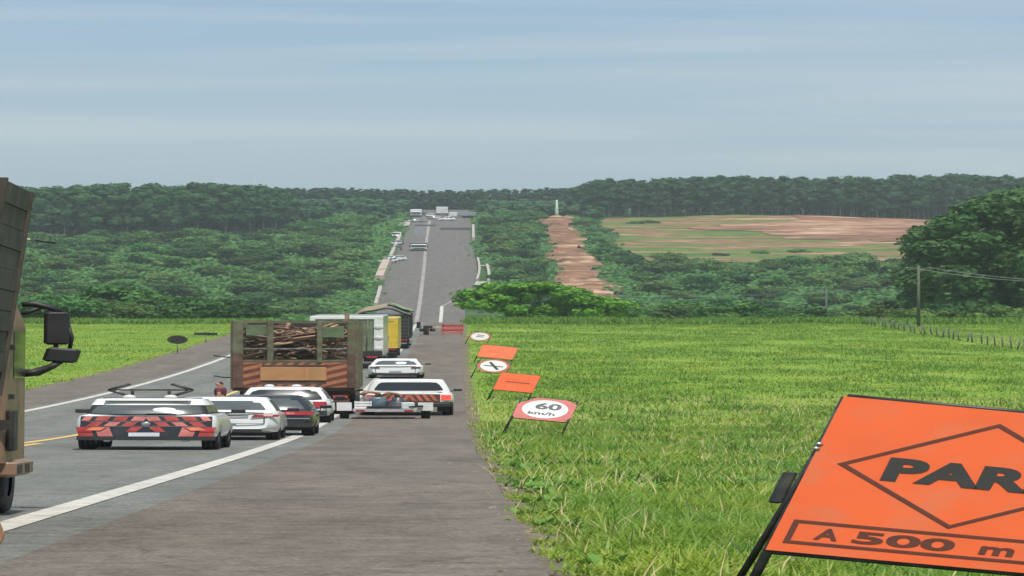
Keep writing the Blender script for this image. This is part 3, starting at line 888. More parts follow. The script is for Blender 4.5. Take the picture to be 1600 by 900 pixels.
def base_car(name, label, cat, x, d, car, paint, yaw=0.0, glass=M_glass, lamps=None, rear_glass=(0.1, 0.88, 0.86), panes=((0.5, 1.55), (1.6, 2.55), (2.6, 3.6)), group=None, mirrors=True, cab=True, alloy=M_alloy, clad=None, plate=(0.0, 0.62), roof=None):
    root = thing(name, label, cat, (x, d, zr(d) + 0.002), (road_pitch(d), 0, yaw), group)
    s = car
    b = s.body().build('body', paint, root)
    if cab:
        if roof:
            s.cabin().build('cabin', M_plast, root)
            s.cabin(roof, 0.018).build('roof', paint, root)
        else:
            s.cabin().build('cabin', paint, root)
        s.rear_glass(*rear_glass).build('rear_window', glass, root)
        s.front_glass().build('windscreen', M_glass, root)
        for sd in (-1, 1):
            for y0, y1 in panes:
                s.side_glass(sd, y0, y1).build('side_window', M_glass, root)
    add_wheels(root, s.wr, 0.22, s.W / 2 - 0.13, s.wy, alloy)
    # dark floor and arches close the underside
    MB().box(-s.W / 2 + 0.2, s.W / 2 - 0.2, 0.35, s.L - 0.4, s.zb - 0.05, s.zb + 0.02).build('underbody', M_plast, root)
    if mirrors:
        for sd in (-1, 1):
            mb = MB().box(0.0, 0.19, -0.05, 0.06, -0.06, 0.07, bev=0.02).xf(Matrix.Translation((sd * (s.W / 2 + 0.02) - (0.19 if sd < 0 else 0), s.yf[0] - 0.45, s.belt + 0.06)))
            mb.tube([(sd * (s.W / 2 - 0.06), s.yf[0] - 0.42, s.belt), (sd * (s.W / 2 + 0.06), s.yf[0] - 0.42, s.belt + 0.03)], 0.025, 6)
            mb.build('wing_mirror', M_plast, root)
    if plate:
        patch(s, plate[0] - 0.2, plate[0] + 0.2, plate[1] - 0.065, plate[1] + 0.065, 0.02, 0.02).build('number_plate', M_plate, root)
    if clad:
        patch(s, -s.W / 2 * 0.9, s.W / 2 * 0.9, clad[0], clad[1], 0.018, 0.06, nx=8).build('bumper', M_plast, root)
    return root

def disc(mb, c, r, y, n=20, th=0.01, sx=1.0):
    return mb.poly([(c[0] + sx * r * math.cos(2 * math.pi * k / n), c[1] + r * math.sin(2 * math.pi * k / n)) for k in range(n)], th).xf(Matrix.Translation((0, y, 0))) if not mb.v else mb

def seal_oval(x, z, car, f=0.14):
    pass

late = []
# ---- 1. escort hatchback with arrow frame, nearest
s = Car(L=4.35, W=1.86, H=1.57, belt=1.10, zb=0.34, wr=0.345, wy=(0.82, 3.4), yr=(0.12, 0.5), yf=(3.4, 2.5), rear_lean=0.14, tumble=0.2, rear_round=1.5, shoulder=0.17, inset=0.15, taper=0.06)
r1 = base_car('escort_car', 'white escort car with red and black striped tail and double arrow frame on its roof', 'car', -3.80, 70.0, s, M_white, yaw=-0.012,
              glass=M_glassl, rear_glass=(0.04, 0.70, 0.95), plate=(-0.02, 0.47), roof=0.68)
patch(s, -0.89, 0.89, 0.30, 0.42, 0.034, 0.09, nx=8).build('bumper', M_plast, r1)
patch(s, -0.85, 0.85, 0.68, 1.03, 0.014, 0.05, nx=8).build('tailgate_panel', M_blackp, r1)
patch(s, -0.87, 0.87, 0.38, 0.68, 0.016, 0.05, nx=8).build('tailgate_panel', M_blackp, r1)
# hazard stripes: rows of slanted bars mirrored about the middle
for row, (z0, z1, sk, w_, st, x_0, lim) in enumerate(((0.42, 0.70, 0.42, 0.19, 0.25, 0.42, 0.87), (0.56, 0.70, 0.2, 0.14, 0.3, 0.12, 0.42), (0.735, 0.865, 0.2, 0.15, 0.225, 0.17, 0.84), (0.895, 1.025, 0.12, 0.17, 0.235, 0.03, 0.84))):
    for k in range(5):
        for sd in (-1, 1):
            xa = sd * (x_0 + k * st)
            if abs(xa) + w_ * 0.5 > lim: continue
            xb = sd * min(abs(xa) + w_, lim)
            pa, pb = min(xa, xb), max(xa, xb)
            patch(s, pa, pb, z0, z1, 0.026, 0.016, skew=(sd if row == 0 else -sd) * sk * 0.4 * (0.3 if row == 0 else 1), nx=2).build('hazard_stripe', M_sred if (k + row) % 3 else M_spink, r1)
for z0 in (0.715, 0.855):
    patch(s, -0.78, 0.78, z0, z0 + 0.022, 0.03, 0.02, nx=8).build('tail_moulding', mat('dull_trim', (0.12, 0.09, 0.085), 0.35, var=0.2), r1)
for sd in (-1, 1):
    patch(s, sd * 0.79 - 0.09, sd * 0.79 + 0.09, 0.55, 0.69, 0.04, 0.04, skew=-sd * 0.05).build('tail_lamp', M_tail, r1)
    patch(s, sd * 0.68 - 0.10, sd * 0.68 + 0.10, 0.60, 0.70, 0.05, 0.02, skew=-sd * 0.08).build('indicator', mat('lamp_salmon', (0.62, 0.16, 0.07), 0.25, var=0.2, scale=9, coat=0.7), r1)
    MB().tube([(sd * 0.5, -0.02, 0.30), (sd * 0.5, 0.4, 0.30)], 0.05, 10).build('exhaust_pipe', M_alloy, r1)
MB().lathe([(0, 0), (0.055, 0.004), (0.07, 0.016), (0.0, 0.018)], 'y', 16, (0, s.rear_y(0, 0.79) - 0.045, 0.79)).build('badge', M_alloy, r1)
# sticker on the rear glass, wiper
p0 = s.rear_pt(0.3, 0.36)
MB().poly([(0.15 * math.cos(a * math.pi / 9), 0.07 * math.sin(a * math.pi / 9)) for a in range(18)], 0.006).xf(Matrix.Translation((p0[0], p0[1] - 0.03, p0[2])) @ Matrix.Rotation(-0.45, 4, 'X')).build('window_sticker', M_swhite, r1)
MB().tube([Vector(s.rear_pt(0.0, 0.06)) + Vector((0, -0.03, 0)), Vector(s.rear_pt(0.5, 0.1)) + Vector((0, -0.04, 0.0))], 0.012, 6).build('wiper', M_plast, r1)
# roof spoiler and rails
MB().box(-0.56, 0.56, 0.32, 0.55, 1.50, 1.53, bev=0.012).build('roof_spoiler', M_white, r1)
for sd in (-1, 1):
    MB().tube([(sd * 0.6, 0.75, 1.5), (sd * 0.6, 0.85, 1.56), (sd * 0.6, 2.2, 1.56), (sd * 0.6, 2.35, 1.5)], 0.018, 6).build('roof_rail', M_plast, r1)
for yy in (0.95, 1.9):
    MB().box(-0.62, 0.62, yy - 0.03, yy + 0.03, 1.56, 1.60, bev=0.008).build('rack_bar', M_plast, r1)
fr = MB().box(-0.46, 0.46, 0.90, 0.96, 1.815, 1.86)
for sd in (-1, 1):
    fr.tube([(sd * 0.55, 0.93, 1.835), (sd * 0.27, 0.93, 2.02)], 0.038, 6)
    fr.tube([(sd * 0.55, 0.93, 1.835), (sd * 0.30, 0.93, 1.66)], 0.036, 6)
    fr.tube([(sd * 0.46, 0.93, 1.835), (sd * 0.55, 0.93, 1.835)], [0.05, 0.02], 6)
    fr.tube([(sd * 0.24, 0.93, 1.80), (sd * 0.24, 1.0, 1.6)], 0.025, 6)
af = fr.build('arrow_frame', M_frame, r1)
for sd in (-1, 1):
    MB().lathe([(0.0, 0), (0.085, 0), (0.085, 0.05), (0.06, 0.085), (0, 0.1)], 'z', 14, (sd * 0.27, 0.8, 1.59)).build('beacon_lamp', M_clear, r1)

# ---- 2. white sedan
s = Car(L=4.6, W=1.80, H=1.56, belt=1.0, zb=0.26, wr=0.325, wy=(0.95, 3.6), yr=(0.55, 1.2), yf=(3.6, 2.7), rear_lean=0.07, tumble=0.19, trunk=1.06, rear_round=1.6)
r2 = base_car('sedan', 'clean white sedan with dark trim line across its tail, beside the black hatchback', 'car', -3.36, 83.0, s, M_white, glass=M_glassl, rear_glass=(0.12, 0.84, 0.84), panes=((1.0, 2.0), (2.05, 3.0)), plate=None)
patch(s, -0.70, 0.42, 0.865, 0.90, 0.02, 0.02, nx=6).build('tail_moulding', M_plast, r2)
for sd in (-1, 1):
    patch(s, sd * 0.66 - 0.2, sd * 0.66 + 0.2, 0.84, 0.93, 0.03, 0.03, skew=sd * 0.05).build('tail_lamp', M_tail, r2)
    patch(s, sd * 0.72 - 0.07, sd * 0.72 + 0.07, 0.87, 0.985, 0.04, 0.03).build('reversing_lamp', mat('lamp_pale', (0.6, 0.42, 0.36), 0.2, var=0.1, scale=9, coat=0.7), r2)
patch(s, -0.24, 0.24, 0.60, 0.72, 0.012, 0.02).build('number_plate', M_plate, r2)
patch(s, -0.62, 0.62, 0.31, 0.39, 0.02, 0.04, nx=6).build('diffuser', M_plast, r2)

late.append((lambda s=s, r=r2: seams(s, r, 0.66, 0.62, 0.86, (0.60, 0.985))))

# ---- 3. black hatchback
s = Car(L=4.1, W=1.74, H=1.58, belt=1.02, zb=0.25, wr=0.32, wy=(0.72, 3.25), yr=(0.10, 0.62), yf=(3.3, 2.4), rear_lean=0.09, tumble=0.2)
r3 = base_car('hatchback', 'black hatchback with red tail lamps, half hidden behind the white sedan', 'car', -2.93, 89.0, s, M_blackp, glass=M_glassl, rear_glass=(0.05, 0.86, 0.88), plate=(-0.1, 0.60))
for sd in (-1, 1):
    patch(s, sd * 0.58 - 0.25, sd * 0.58 + 0.25, 0.81, 0.95, 0.03, 0.03, skew=0.02 * sd).build('tail_lamp', M_tail, r3)
    patch(s, sd * 0.46 - 0.07, sd * 0.46 + 0.07, 0.83, 0.92, 0.04, 0.03).build('reversing_lamp', mat('lamp_pink', (0.55, 0.12, 0.12), 0.2, var=0.1, scale=9, coat=0.7), r3)
patch(s, -0.78, 0.78, 0.66, 0.69, 0.03, 0.03, nx=8).build('bumper_lip', mat('dull_chrome', (0.3, 0.3, 0.28), 0.35, metal=0.5), r3)
patch(s, -0.80, 0.80, 0.34, 0.50, 0.025, 0.05, nx=8).build('bumper', M_plast, r3)

late.append((lambda s=s, r=r3: seams(s, r, 0.70, 0.52, 0.80, (0.505,))))

# ---- 4. white suv with two roof beacons
s = Car(L=4.55, W=1.86, H=1.66, belt=1.06, zb=0.3, wr=0.36, wy=(0.85, 3.55), yr=(0.14, 0.5), yf=(3.55, 2.65), rear_lean=0.10, tumble=0.19)
r4 = base_car('suv', 'white suv with two small roof lamps behind the timber truck', 'car', -3.08, 106.5, s, M_white, rear_glass=(0.06, 0.9, 0.9), plate=(0, 0.7))
for sd in (-1, 1):
    patch(s, sd * 0.74 - 0.13, sd * 0.74 + 0.13, 0.74, 1.0, 0.04, 0.04, skew=-0.04 * sd).build('tail_lamp', M_tail, r4)
    MB().lathe([(0.0, 0), (0.1, 0), (0.1, 0.05), (0.07, 0.1), (0, 0.11)], 'z', 14, (sd * 0.27 - 0.05, 1.2, 1.665)).build('beacon_lamp', M_clear, r4)
    MB().tube([(sd * 0.62, 0.75, 1.6), (sd * 0.62, 0.9, 1.69), (sd * 0.62, 2.4, 1.69), (sd * 0.62, 2.55, 1.6)], 0.02, 6).build('roof_rail', M_plast, r4)
patch(s, -0.84, 0.84, 0.36, 0.58, 0.03, 0.08, nx=8).build('bumper', M_plast, r4)

late.append((lambda s=s, r=r4: seams(s, r, 0.72, 0.6, 0.98, (0.6,))))

# ---- 5. white sedan ahead of the pickup
s = Car(L=4.5, W=1.86, H=1.52, belt=0.98, zb=0.25, wr=0.33, wy=(0.9, 3.5), yr=(0.5, 1.15), yf=(3.5, 2.65), rear_lean=0.07, tumble=0.2, trunk=1.03, rear_round=1.3)
r5 = base_car('sedan', 'white sedan with a round white sticker on its rear window, in front of the pickup', 'car', -1.53, 181.0, s, M_white, glass=M_glassl, rear_glass=(0.1, 0.84, 0.86), panes=((0.95, 1.95), (2.0, 2.95)), plate=(0, 0.62), yaw=-0.01)
for sd in (-1, 1):
    patch(s, sd * 0.68 - 0.16, sd * 0.68 + 0.16, 0.80, 0.92, 0.03, 0.03).build('tail_lamp', mat('lamp_dark', (0.12, 0.03, 0.03), 0.2, var=0.2, scale=9, coat=0.7), r5)
patch(s, -0.8, 0.8, 0.28, 0.42, 0.03, 0.06, nx=8).build('bumper', M_plast, r5)
p0 = s.rear_pt(0.22, 0.5)
MB().poly([(0.19 * math.cos(a * math.pi / 9), 0.11 * math.sin(a * math.pi / 9)) for a in range(18)], 0.006).xf(Matrix.Translation((p0[0], p0[1] - 0.04, p0[2])) @ Matrix.Rotation(-0.75, 4, 'X')).build('window_sticker', M_swhite, r5)

late.append((lambda s=s, r=r5: seams(s, r, 0.66, 0.45, 0.80, (0.44, 0.94))))

# ---- 6. white pickup towing the trailer
s = Car(L=5.2, W=1.96, H=1.82, belt=1.16, zb=0.54, wr=0.39, wy=(1.1, 4.25), yr=(1.75, 1.85), yf=(4.1, 3.35), rear_lean=0.02, tumble=0.17, hood=1.05, rear_round=0.6)
r6 = base_car('pickup_truck', 'white pickup truck with striped tailgate and lit red tail lamp, parked on the brown shoulder', 'pickup', -0.70, 117.0, s, M_white, rear_glass=(0.14, 0.84, 0.86), panes=((2.1, 2.85), (2.9, 3.9)), plate=None, yaw=0.01)
bed = MB().box(-0.72, 0.72, 0.12, 1.7, 1.165, 1.17)
bed.build('load_bed', M_plast, r6)
patch(s, -0.67, 0.67, 0.70, 1.09, 0.02, 0.03, nx=6).build('tailgate', mat('tail_brown', (0.10, 0.04, 0.03), 0.5, var=0.2, scale=5), r6)
patch(s, -0.94, 0.94, 0.50, 0.70, 0.024, 0.05, nx=6).build('tail_valance', M_plast, r6)
for k in range(4):
    for sd in (-1, 1):
        x0 = sd * (0.08 + 0.155 * k)
        pa, pb = min(x0, x0 + sd * 0.085), max(x0, x0 + sd * 0.085)
        patch(s, pa, pb, 0.74, 1.08, 0.035, 0.012, skew=-sd * 0.12, nx=1).build('hazard_stripe', mat('stripe_orange', (0.42, 0.11, 0.06), 0.5, var=0.25, scale=6), r6)
for sd in (-1, 1):
    patch(s, sd * 0.80 - 0.105, sd * 0.80 + 0.105, 0.82, 1.06, 0.035, 0.03).build('tail_lamp', M_brake if sd > 0 else M_tail, r6)
MB().box(-0.92, 0.92, -0.1, 0.14, 0.44, 0.66, bev=0.03).build('bumper', M_plast, r6)
MB().tube([(0, -0.1, 0.5), (0, -0.3, 0.5)], 0.03, 8).build('tow_ball', M_steel, r6)
for sd in (-1, 1):
    MB().box(sd * 0.75 - 0.14, sd * 0.75 + 0.14, 0.6, 0.63, 0.18, 0.45).build('mud_flap', M_plast, r6)

# ---- 7. trailer with a load of machine parts
td = 113.0
t7 = thing('trailer', 'small flat trailer with white mudguards behind the pickup', 'trailer', (-1.17, td, zr(td)), (road_pitch(td), 0, 0.0))
fr = MB()
for xx in (-0.62, 0.62): fr.box(xx - 0.04, xx + 0.04, -0.75, 1.6, 0.40, 0.48)
for yy in (-0.72, -0.1, 0.5, 1.1, 1.56): fr.box(-0.6, 0.6, yy - 0.03, yy + 0.03, 0.405, 0.475)
fr.tube([(-0.6, 1.58, 0.44), (0, 2.9, 0.46)], 0.04, 6); fr.tube([(0.6, 1.58, 0.44), (0, 2.9, 0.46)], 0.04, 6)
fr.build('frame', mat('trailer_pale_steel', (0.45, 0.44, 0.43), 0.45, metal=0.3, var=0.2, scale=4, dirt=((0.2, 0.09, 0.06), 4, 0.4)), t7)
MB().box(-0.6, 0.6, -0.74, 1.56, 0.482, 0.505).build('deck', mat('chequer_plate', (0.28, 0.28, 0.28), 0.5, metal=0.3, var=0.25, scale=5), t7)
MB().box(-0.64, 0.64, -0.80, -0.76, 0.36, 0.47).build('rear_beam', mat('beam_pale', (0.42, 0.40, 0.40), 0.5, var=0.15, scale=4, dirt=((0.35, 0.1, 0.1), 3, 0.6)), t7)
add_wheels(t7, 0.29, 0.19, 0.84, (0.0,))
for sd in (-1, 1):
    g = MB(); prof = []
    for k in range(9):
        a = math.pi * (0.02 + 0.96 * k / 8); prof.append((-0.37 * math.cos(a), 0.36 + 0.42 * math.sin(a)))
    inner = [(y * 0.94, 0.36 + (z - 0.36) * 0.94) for y, z in prof]
    g.poly(prof + inner[::-1], 0.30, 'x').xf(Matrix.Translation((sd * 0.84 - 0.15, 0, 0)))
    g.build('mudguard', M_white, t7)
    MB().box(sd * 0.84 - 0.155, sd * 0.84 + 0.155, -0.42, -0.40, 0.40, 0.80, bev=0.004).build('mudguard_flap', M_white, t7)
    MB().box(sd * 0.5 - 0.09, sd * 0.5 + 0.09, -0.82, -0.80, 0.37, 0.45).build('tail_lamp', M_tail, t7)
M_bluegrey = mat('machine_blue_grey', (0.10, 0.15, 0.19), 0.45, var=0.3, scale=6, dirt=((0.05, 0.045, 0.04), 5, 0.7))
M_skinny = mat('rusty_brown', (0.25, 0.13, 0.08), 0.7, var=0.4, scale=7)
mc = thing('motor_pump', 'blue grey motor pump with brown pipes standing on the small trailer', 'pump', (-1.17, td - 0.35, zr(td) + 0.51), (road_pitch(td), 0, 0))
mc.scale = (1.2, 1.2, 1.12)
MB().lathe([(0, 0), (0.13, 0.0), (0.16, 0.05), (0.16, 0.42), (0.13, 0.5), (0, 0.52)], 'z', 16, (-0.12, 0.1, 0.0)).build('tank', M_bluegrey, mc)
MB().lathe([(0, 0), (0.15, 0.0), (0.19, 0.06), (0.19, 0.3), (0.1, 0.38), (0.1, 0.5), (0, 0.5)], 'z', 16, (0.22, 0.15, 0.0)).build('motor_housing', mat('machine_dark', (0.03, 0.04, 0.055), 0.4, var=0.4, scale=6), mc)
for k in range(5): MB().lathe([(0.19, 0), (0.215, 0.0), (0.215, 0.02), (0.19, 0.02)], 'z', 16, (0.22, 0.15, 0.08 + k * 0.045)).build('cooling_fin', M_steel, mc)
MB().tube([(-0.12, 0.1, 0.5), (-0.12, 0.05, 0.68), (-0.3, 0.0, 0.74), (-0.42, 0.0, 0.6)], 0.06, 8).build('pipe', M_skinny, mc)
MB().tube([(0.22, 0.15, 0.48), (0.2, 0.1, 0.64), (0.05, 0.05, 0.7), (-0.02, 0.05, 0.58)], 0.055, 8).build('pipe', M_skinny, mc)
MB().box(-0.32, 0.46, -0.05, 0.4, -0.0, 0.05).build('base_frame', M_plast, mc)
tb = thing('tool_box', 'dirty white open crate on the left of the small trailer', 'crate', (-1.62, td - 0.2, zr(td) + 0.51), (road_pitch(td), 0, 0))
for z0, z1 in ((0.0, 0.09), (0.13, 0.22), (0.26, 0.34)):
    MB().box(-0.16, 0.18, -0.2, -0.185, z0, z1).build('slat', M_swhite, tb)
    MB().box(-0.16, 0.18, 0.3, 0.315, z0, z1).build('slat', M_swhite, tb)
for xx in (-0.165, 0.165): MB().box(xx - 0.012, xx + 0.012, -0.185, 0.3, 0.0, 0.36).build('side', M_swhite, tb)
jc = thing('jerry_can', 'pale jerry can on the right of the small trailer', 'can', (-0.70, td - 0.45, zr(td) + 0.51), (road_pitch(td), 0, 0.2))
MB().box(-0.14, 0.14, -0.09, 0.09, 0, 0.32, bev=0.03).build('can_body', mat('pale_plastic', (0.5, 0.55, 0.55), 0.5, var=0.1), jc)
MB().tube([(-0.08, 0, 0.32), (-0.06, 0, 0.38), (0.06, 0, 0.38), (0.09, 0, 0.32)], 0.015, 6).build('handle', M_plast, jc)
bl = thing('bundle', 'bundle of dark rods lying across the small trailer', 'rods', (-1.0, td - 0.5, zr(td) + 0.53), (road_pitch(td), 0, 0))
for k in range(9):
    MB().tube([(-0.55 + 0.05 * random.random(), random.uniform(-0.1, 0.1), 0.02 + 0.03 * (k % 3)), (0.62, random.uniform(-0.1, 0.1), 0.03 + 0.16 * random.random())], 0.022, 6).build('rod', M_plast if k % 3 else M_steel, bl)

def seams(car, root, xs, z0, z1, across=None):
    for sd in (-1, 1):
        patch(car, sd * xs - 0.008, sd * xs + 0.008, z0, z1, 0.016, 0.02, nx=1).build('shut_line', M_plast, root)
        hz_ = car.belt - 0.13
        MB().box(sd * (car.W / 2 - 0.004) - 0.02, sd * (car.W / 2 - 0.004) + 0.02, car.L * 0.40, car.L * 0.45, hz_, hz_ + 0.03, bev=0.006).build('door_handle', M_plast, root)
    if across:
        for z_ in across: patch(car, -xs, xs, z_, z_ + 0.014, 0.016, 0.02, nx=6).build('shut_line', M_plast, root)

for f_ in late: f_()

# ================================================================== TRUCKS
M_olive = mat('olive_post', (0.105, 0.105, 0.062), 0.7, var=0.25, scale=3, dirt=((0.09, 0.05, 0.03), 1.6, 0.9))
M_greenp = mat('faded_green_board', (0.085, 0.125, 0.062), 0.75, var=0.25, scale=2.5, dirt=((0.18, 0.13, 0.09), 3, 0.5))
M_rust = mat('rust_brown', (0.095, 0.052, 0.036), 0.8, var=0.35, scale=3, dirt=((0.05, 0.03, 0.025), 2, 0.6))
M_chev1 = mat('chevron_orange', (0.33, 0.125, 0.06), 0.65, var=0.25, scale=3, dirt=((0.22, 0.1, 0.06), 3, 0.5))
M_chev2 = mat('chevron_brown', (0.13, 0.035, 0.022), 0.6, var=0.2, scale=3)
M_ochre = mat('ochre_board', (0.38, 0.19, 0.08), 0.6, var=0.12, scale=2.0, dirt=((0.38, 0.2, 0.1), 2.5, 0.5))
M_bark = mat('grey_brown_timber', (0.11, 0.062, 0.042), 0.85, var=0.4, scale=4, col2=(0.24, 0.145, 0.10))
M_cut = mat('fresh_cut_timber', (0.32, 0.21, 0.13), 0.8, var=0.15, scale=8)
M_black = mat('dirty_black', (0.015, 0.014, 0.013), 0.7, var=0.4, scale=4, dirt=((0.06, 0.05, 0.04), 3, 0.5))

def truck_root(name, label, x, d, yaw=0.0, cat='truck'):
    return thing(name, label, cat, (x, d, zr(d) + 0.002), (road_pitch(d, 6), 0, yaw))

def truck_wheels(root, W, ys, r=0.5):
    key = ('tw', r)
    tm = MB().lathe([(r * 0.5, -0.28), (r * 0.94, -0.28), (r, -0.24), (r, -0.02), (r * 0.9, -0.01), (r * 0.9, 0.01), (r, 0.02), (r, 0.24), (r * 0.94, 0.28), (r * 0.5, 0.28)], 'x', 24).mesh('wheel', M_rubber)
    rm = MB().lathe([(0, 0.1), (r * 0.2, 0.12), (r * 0.25, 0.05), (r * 0.45, 0.04), (r * 0.5, 0.24), (r * 0.54, 0.25), (r * 0.54, -0.25), (0, -0.2)], 'x', 20).mesh('rim', M_steel)
    for y in ys:
        for sd in (-1, 1):
            o = put(tm, 'wheel', root, (sd * (W / 2 - 0.33), y, r)); put(rm, 'rim', o)
            if sd < 0: o.rotation_euler = (0, 0, math.pi)

# ---- 8. stake truck with a tangle of timber
d8 = 118.5
t8 = truck_root('stake_truck', 'green and brown stake body truck with ochre board on its striped tailgate', -3.20, d8, yaw=0.002)
WB, LB, ZD, ZT = 2.68, 8.2, 1.38, 4.84
MB().box(-WB / 2, WB / 2, 0.05, LB, ZD - 0.16, ZD, bev=0.01).build('load_floor', M_rust, t8)
for xx in (-0.42, 0.42): MB().box(xx - 0.06, xx + 0.06, 0.1, 11.0, 0.95, 1.23).build('chassis_rail', M_black, t8)
truck_wheels(t8, WB, (1.6, 2.9, 10.0), 0.5)
tg = MB().box(-WB / 2 + 0.1, WB / 2 - 0.1, -0.03, 0.03, ZD - 0.02, ZD + 1.36, bev=0.008).build('tailgate', M_rust, t8)
for sd in (-1, 1):
    MB().box(sd * 0.94 - 0.24, sd * 0.94 + 0.24, -0.042, -0.03, ZD + 0.03, ZD + 1.30).build('chevron_board', M_chev1, tg)
    for k in range(4):
        zb = ZD - 0.05 + k * 0.36
        pts = [(sd * 0.94 - 0.235, zb), (sd * 0.94 + 0.235, zb + 0.26), (sd * 0.94 + 0.235, zb + 0.42), (sd * 0.94 - 0.235, zb + 0.16)]
        pts = [(px, min(max(pz, ZD + 0.035), ZD + 1.295)) for px, pz in pts]
        if pts[2][1] - pts[1][1] < 0.02 and pts[3][1] - pts[0][1] < 0.02: continue
        MB().poly(pts, 0.010).xf(Matrix.Translation((0, -0.054, 0))).build('chevron_stripe', M_chev2, tg)
for k in range(6):
    x0 = -0.66 + 0.24 * k
    for z0 in (ZD + 0.05, ZD + 1.17):
        MB().poly([(x0, z0), (x0 + 0.12, z0), (x0 + 0.20, z0 + 0.13), (x0 + 0.08, z0 + 0.13)], 0.012).xf(Matrix.Translation((0, -0.044, 0))).build('chevron_stripe', M_chev1, tg)
MB().box(-0.74, 0.70, -0.075, -0.034, ZD + 0.38, ZD + 1.06, bev=0.012).build('ochre_board', M_ochre, t8)
for xx in (-0.3, 0.28): MB().box(xx - 0.03, xx + 0.03, -0.085, -0.076, ZD + 0.40, ZD + 1.04).build('board_strap', mat('ochre_dark', (0.42, 0.20, 0.08), 0.6, var=0.1), t8)
# rear frame: posts, rails, green boards
for xx, w in ((-WB / 2 + 0.11, 0.24), (-0.52, 0.14), (0.55, 0.12), (WB / 2 - 0.1, 0.18)):
    big = abs(xx) > 1
    MB().box(xx - w / 2, xx + w / 2, -0.06, 0.08, ZD + (1.75 if big else 1.3), ZT, bev=0.012).build('post', M_olive, t8)
    if big: MB().box(xx - w / 2, xx + w / 2, -0.06, 0.08, ZD, ZD + 1.74, bev=0.012).build('post', M_rust, t8)
for z0, h in ((ZD + 1.36, 0.09), (ZD + 2.0, 0.05), (ZT - 0.12, 0.13)):
    MB().box(-WB / 2 + 0.1, WB / 2 - 0.1, -0.03, 0.04, z0, z0 + h).build('rail', M_olive if h > 0.06 else M_steel, t8)
MB().box(-1.05, -0.6, -0.02, 0.03, ZT - 0.75, ZT - 0.2).build('board', M_greenp, t8)
MB().box(0.6, 1.08, -0.02, 0.03, ZT - 0.85, ZT - 0.32).build('board', M_greenp, t8)
for sd in (-1, 1):
    for k in range(7):
        yy = 0.06 + k * (LB - 0.15) / 6
        MB().box(sd * WB / 2 - 0.05, sd * WB / 2 + 0.05, yy - 0.06, yy + 0.06, ZD - 0.1, ZT + random.uniform(-0.05, 0.03)).build('stake', M_olive, t8)
    for k in range(7):
        zz = ZD + 0.12 + 0.47 * k
        MB().box(sd * (WB / 2 - 0.06) - 0.02, sd * (WB / 2 - 0.06) + 0.02, 0.1, LB, zz, zz + random.uniform(0.10, 0.2)).build('side_plank', M_greenp if k > 3 else M_rust, t8)
MB().box(-WB / 2, WB / 2, LB, LB + 0.06, ZD, ZT).build('headboard', M_black, t8)
cabm = MB().box(-1.2, 1.2, LB + 0.5, LB + 2.6, 0.8, 2.9, bev=0.08)
cabm.build('cab', M_rust, t8)
# underneath at the tail
MB().box(-1.2, 1.2, 0.1, 0.2, 0.62, 0.8).build('under_run_bar', M_rust, t8)
for sd in (-1, 1):
    MB().box(sd * 0.86 - 0.34, sd * 0.86 + 0.34, 0.55, 0.58, 0.22, 1.2).build('mud_flap', M_rust if sd > 0 else M_black, t8)
    MB().box(sd * 1.0 - 0.16, sd * 1.0 + 0.16, 0.05, 0.1, 0.86, 1.0).build('tail_lamp', M_tail, t8)
for sd, zz in ((-1, 2.95), (-1, 1.9)):
    MB().tube([(-WB / 2, 0.2, zz), (-WB / 2 - 0.2, 0.2, zz + 0.02), (-WB / 2 - 0.42, 0.15, zz + 0.1)], 0.035, 6).build('marker_arm', M_plast, t8)
# the load: crooked posts, roots and planks
def timber(parent_xyz, k):
    x, y, z = parent_xyz
    L_ = random.uniform(0.9, 2.6)
    a = random.gauss(0, 0.45) + (0 if random.random() < 0.7 else 1.2)
    tilt = random.gauss(0.05, 0.38)
    r_ = random.uniform(0.025, 0.07)
    pts = []
    bend = random.gauss(0, 0.8)
    for i in range(6):
        t = i / 5 - 0.5
        px = x + L_ * t * math.cos(a) * 0.9
        py = y + L_ * t * math.sin(a)
        pz = z + L_ * t * math.sin(tilt) + bend * (t * t - 0.1) + random.gauss(0, 0.025)
        px = max(-1.12, min(1.12, px)); py = max(0.15, min(LB - 0.15, py))
        pts.append((px, py, pz))
    M = (Matrix.Translation(t8.location) @ Matrix.Rotation(road_pitch(d8, 6), 4, 'X') @ Matrix.Rotation(0.002, 4, 'Z'))
    bay = 'left' if x < -0.52 else ('right' if x > 0.55 else 'middle')
    lev_ = 'on top of' if z > ZD + 2.75 else ('in the upper part of' if z > ZD + 2.05 else 'low in')
    hue_ = 'crooked brown' if k % 4 else 'paler cut'
    o = MB().tube(pts, [r_ * random.uniform(0.75, 1.15) for _ in pts], 7).xf(M).build('timber', M_bark if k % 4 else M_cut, None,
        label='%s timber piece %s the %s bay of the timber load' % (hue_, lev_, bay), cat='timber', group='%s timber %s %s bay' % (hue_, lev_, bay))
for k in range(92):
    yy = random.uniform(0.25, 1.3) if k < 74 else random.uniform(1.6, LB - 0.5)
    zz = ZD + 1.6 + (k % 18) * 0.088 + random.uniform(-0.05, 0.05)
    timber((random.uniform(-0.75, 0.75), yy, zz), k)
for k in range(26):
    timber((random.uniform(-0.7, 0.7), random.uniform(0.3, 2.0), ZD + 0.15 + 0.06 * k), 1)

